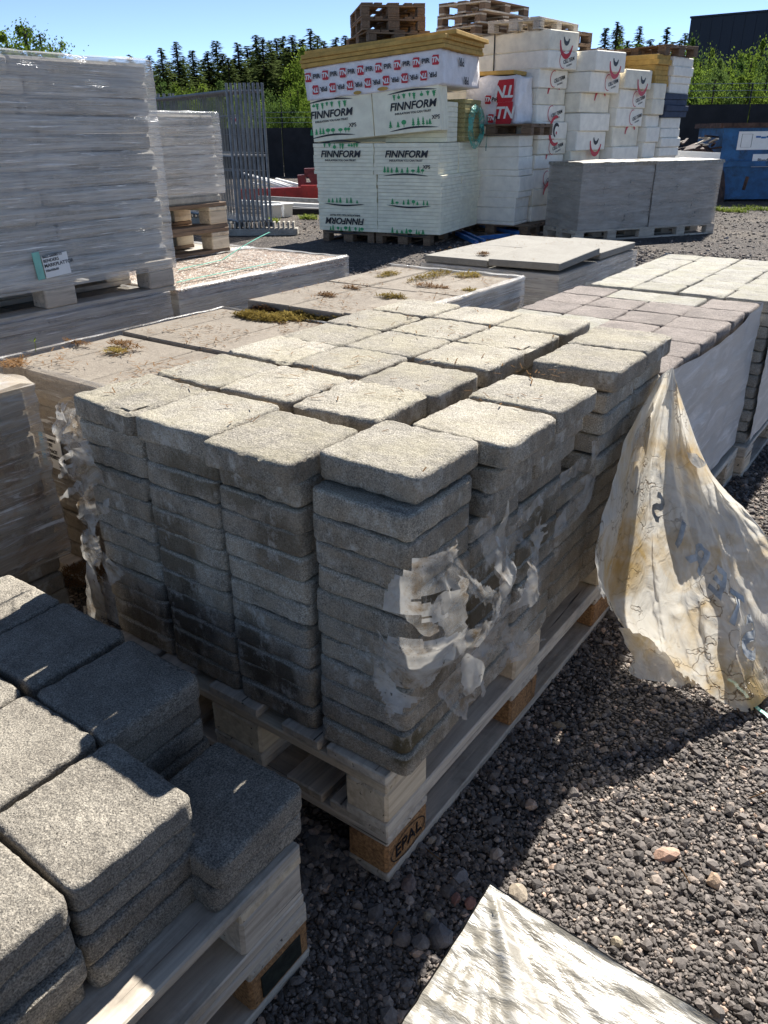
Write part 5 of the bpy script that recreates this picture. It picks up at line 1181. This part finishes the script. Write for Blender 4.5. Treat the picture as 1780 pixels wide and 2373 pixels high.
# dark building
b1 = far(1602, 43, 62); b2 = far(1990, -5, 56); dirb = (Vector((b2.x, b2.y, 0))-Vector((b1.x, b1.y, 0))); Lb = dirb.length; rb = math.atan2(dirb.y, dirb.x)
bd = thing('warehouse', 'large dark clad warehouse behind the trees at right', 'building', (b1.x, b1.y, 0), rb)
nP = 14
for k in range(nP): ob('cladding_panel', boxm('cladding_panel', Lb/nP-.012, .12, b1.z, 'navy', .004), bd, (Lb/nP*(k+.5), 0, 0))
ob('body', boxm('body', Lb, 24, b1.z-.15, 'navy', .01), bd, (Lb/2, 12.1, 0)); ob('parapet', boxm('parapet', Lb+.1, .3, .12, 'navy', .01), bd, (Lb/2, 0, b1.z+.001)); ob('wall_lamp', boxm('wall_lamp', .22, .14, .12, 'steel', .02), bd, (7.0, -.13, b1.z-1.2))

# ------------------------------------------------------------------ trees
def spruce_mesh(seed, n_t=34, narrow=.15, bare=.04):
    r_ = random.Random(seed); vs, fs = [], []
    for i in range(n_t):
        tt = i/(n_t-1); z = bare+(1-bare)*tt**.92; R0 = narrow*(1-tt)**.82*r_.uniform(.8, 1.2)+.011
        for b in range(max(5, int(17*(1-tt)+4))):
            a = r_.uniform(0, 6.283); Lb_ = R0*r_.uniform(.55, 1.2); dr = r_.uniform(.12, .4)
            for q in range(7):
                s_ = (q+r_.random())/7; cx, cy, cz = math.cos(a)*Lb_*s_, math.sin(a)*Lb_*s_, z-dr*Lb_*s_+r_.uniform(-.006, .006)
                w = .007+.020*(1-s_)*R0/narrow; l_ = (.010+.016*R0/narrow)*r_.uniform(.7, 1.6); ya = a+r_.uniform(-.9, .9); up_ = r_.uniform(-.5, .15)
                d_ = Vector((math.cos(ya), math.sin(ya), up_))*l_; sd = Vector((-math.sin(ya), math.cos(ya), r_.uniform(-.6, .6)))*w*.6; c_ = Vector((cx, cy, cz)); k = len(vs)
                vs += [c_-sd, c_+sd, c_+d_+sd*.4, c_+d_-sd*.4]; fs.append((k, k+1, k+2, k+3))
    return mk('crown', vs, fs, 'leaf_spruce')
SPM = [spruce_mesh(s, 60, w) for s, w in ((1, .15), (2, .18), (3, .13), (4, .20), (5, .16), (6, .14))]
v, f = tube([(0, 0, 0), (0, 0, .5), (0, 0, .98)], .010, 6); TRK = mk('trunk', v, f, 'bark')
def leafy_mesh(seed, nl, mat, lobes=9, leaf=.0125, rx=.34):
    r_ = random.Random(seed); vs, fs = [], []; L_ = [(Vector((r_.gauss(0, rx*.45), r_.gauss(0, rx*.45), r_.uniform(.16, .84))), r_.uniform(.05, .13)) for _ in range(lobes*3)]
    L_.append((Vector((0, 0, .92)), .08)); L_.append((Vector((r_.gauss(0, .08), r_.gauss(0, .08), .98)), .04))
    for _ in range(nl):
        c_, rr = r_.choice(L_); rr *= 2.2 if r_.random() < .22 else 1.
        d_ = Vector((r_.gauss(0, 1), r_.gauss(0, 1), r_.gauss(0, 1.25))).normalized()*rr*r_.random()**.45; p = c_+d_
        if p.z < .02: continue
        n_ = Vector((r_.gauss(0, 1), r_.gauss(0, 1), r_.gauss(.4, 1))).normalized(); a = n_.orthogonal().normalized(); b = n_.cross(a); l_ = leaf*r_.uniform(.6, 1.4); k = len(vs)
        vs += [p-a*l_, p-b*l_*.55, p+a*l_, p+b*l_*.55]; fs.append((k, k+1, k+2, k+3))
    return mk('crown', vs, fs, mat)
LFM = [leafy_mesh(s, 6500, ('leaf_bush', 'leaf_bush2', 'leaf_bush')[s % 3], rx=w, lobes=n) for s, w, n in ((1, .34, 13), (2, .42, 15), (3, .28, 11), (4, .40, 14), (5, .5, 16))]
def tree(kind, x, ytop, d, wide, lab, grp, name):
    p = far(x, ytop, d); h = p.z+.3
    t = thing(name, lab, 'tree', (p.x, p.y, -.3), random.uniform(0, 6.28), grp)
    c = ob('crown', kind, t); c.scale = (h*wide, h*wide, h); tr = ob('trunk', TRK, t); tr.scale = (h*.9, h*.9, h)
gF = 'spruces on the wooded ridge'
# front line of spruces that stand out one by one (photo x, top y, relative width)
SPR = [(372, 112, 1.), (407, 98, 1.0), (445, 118, 1.2), (470, 140, 1.4), (500, 96, 1.25), (528, 135, 1.2), (550, 100, 1.15), (572, 108, 1.3), (592, 82, 1.0), (607, 88, 1.2), (625, 95, 1.0), (640, 90, 1.1), (655, 85, 1.1), (676, 83, 1.3), (700, 92, 1.2), (718, 68, 1.0), (735, 84, 1.1), (750, 96, 1.2), (778, 88, 1.1), (800, 84, 1.2), (515, 125, 1.3), (425, 135, 1.4), (390, 145, 1.5), (365, 150, 1.5), (480, 120, 1.2), (585, 120, 1.4), (690, 115, 1.5), (665, 112, 1.3), (630, 118, 1.5), (540, 140, 1.4), (300, 128, 1.), (345, 130, 1.1), (1405, 66, .9), (1432, 52, .8), (1438, 62, .9), (1485, 62, .9), (1548, 64, .8), (1590, 78, 1.0), (1576, 95, 1.2), (1508, 92, 1.2), (1455, 96, 1.3), (1020, 66, .9), (1560, 98, 1.2), (1530, 100, 1.2)]
POSW = ['leftmost', 'far left', 'left', 'centre left', 'middle', 'centre right', 'right', 'far right']
for i, (x, y, w) in enumerate(SPR):
    side = 'left of the yellow boards' if x < 900 else 'behind the white foam stacks'
    same = [q for q in SPR if (q[0] < 900) == (x < 900)]; k = sorted(same).index((x, y, w))
    kk = ORD[k] if k < len(ORD) else ORD[len(same)-1-k]; fromw = 'left' if k < len(ORD) else 'right'
    tree(SPM[i % 6], x, y, 100+((i*37) % 30), w*1.75, f'dark spruce {side}, {kk} from {fromw} on the ridge', gF, 'spruce_tree')
# the wood behind them, one mass
bm_v, bm_f = [], []; r_ = random.Random(3); base = SPM[1]; bv = np.array([q.co[:] for q in base.vertices]); bf = [tuple(q.vertices) for q in base.polygons]
for k in range(36):
    x = -60+k*26+r_.uniform(-8, 8); y = 158+r_.uniform(-22, 12)-(22 if 560 < x < 760 else 0); p = far(x, y, 135+r_.uniform(0, 30)); h = p.z+.3; o_ = len(bm_v)
    if x > 760: continue
    bm_v += [(p.x+q[0]*h*2.6, p.y+q[1]*h*2.6, q[2]*h-.3) for q in bv]; bm_f += [tuple(i_+o_ for i_ in fc) for fc in bf]
tag(ob('distant_wood', mk('distant_wood', bm_v, bm_f, 'leaf_spruce')), 'dark wooded ridge behind the single spruces', 'wood', kind='stuff')
gB = 'leafy trees behind the fence'
BUSH = [(372, 192, 38, .9), (420, 200, 40, .9), (470, 198, 39, .9), (520, 190, 41, .9), (545, 205, 38, 1.), (625, 215, 38, .9), (672, 196, 36, .8), (690, 205, 35, .9), (650, 225, 34, 1.), (720, 200, 36, .9), (600, 222, 40, 1.), (445, 212, 42, 1.), (700, 115, 95, .9), (395, 210, 45, 1.), (575, 218, 42, .9), (760, 210, 37, .9), (55, 60, 48, 1.), (12, 82, 46, 1.), (90, 72, 49, .9), (115, 98, 50, .8), (1598, 95, 34, .6), (1625, 140, 33, .8), (1648, 118, 36, .55), (1672, 142, 32, .7), (1700, 128, 34, .8), (1722, 150, 31, .8), (1745, 125, 36, .7), (1770, 98, 38, .6), (1790, 110, 36, .7), (1610, 165, 30, .9), (1660, 175, 29, .9), (1700, 180, 29, .9), (1740, 178, 29, .9), (1780, 170, 30, .9), (1690, 160, 33, .9), (1590, 180, 31, .9), (1585, 140, 36, .7), (1805, 150, 31, .9), (1500, 108, 60, .8), (1460, 112, 62, .8)]
for i, (x, y, d_, w) in enumerate(BUSH):
    grp_ = 'left' if x > 200 and x < 900 else ('corner' if x <= 200 else 'right')
    same = sorted(q for q in BUSH if ('left' if q[0] > 200 and q[0] < 900 else ('corner' if q[0] <= 200 else 'right')) == grp_); k = same.index((x, y, d_, w))
    kk, fw = (ORD[k], 'left') if k < len(ORD) else (ORD[len(same)-1-k], 'right')
    where = {'left': 'between the wrapped stack and green foam', 'corner': 'above the tall wrapped stack', 'right': 'behind the foam and container'}[grp_]
    tree(LFM[i % 5], x, y, d_, w, f'bright green leafy tree {where}, {kk} from {fw}', gB, 'leafy_tree')
# grass tufts at the container and by the steel
for i, (x, y, rx) in enumerate(((1740, 487, .5), (1650, 488, .3), (1700, 492, .35), (715, 508, .25), (632, 516, .12))):
    p = px(x, y, 0.); clump('grass_tuft', (p.x, p.y, 0), rx, .12, .02, 260, 'grass', f'sparse green grass tuft {("by the blue container, right part", "by the blue container corner", "in front of the blue container", "at the green foam foot", "by the white concrete feet")[i]}', 'grass', 90+i, .10, 'grass tufts', .006, True)
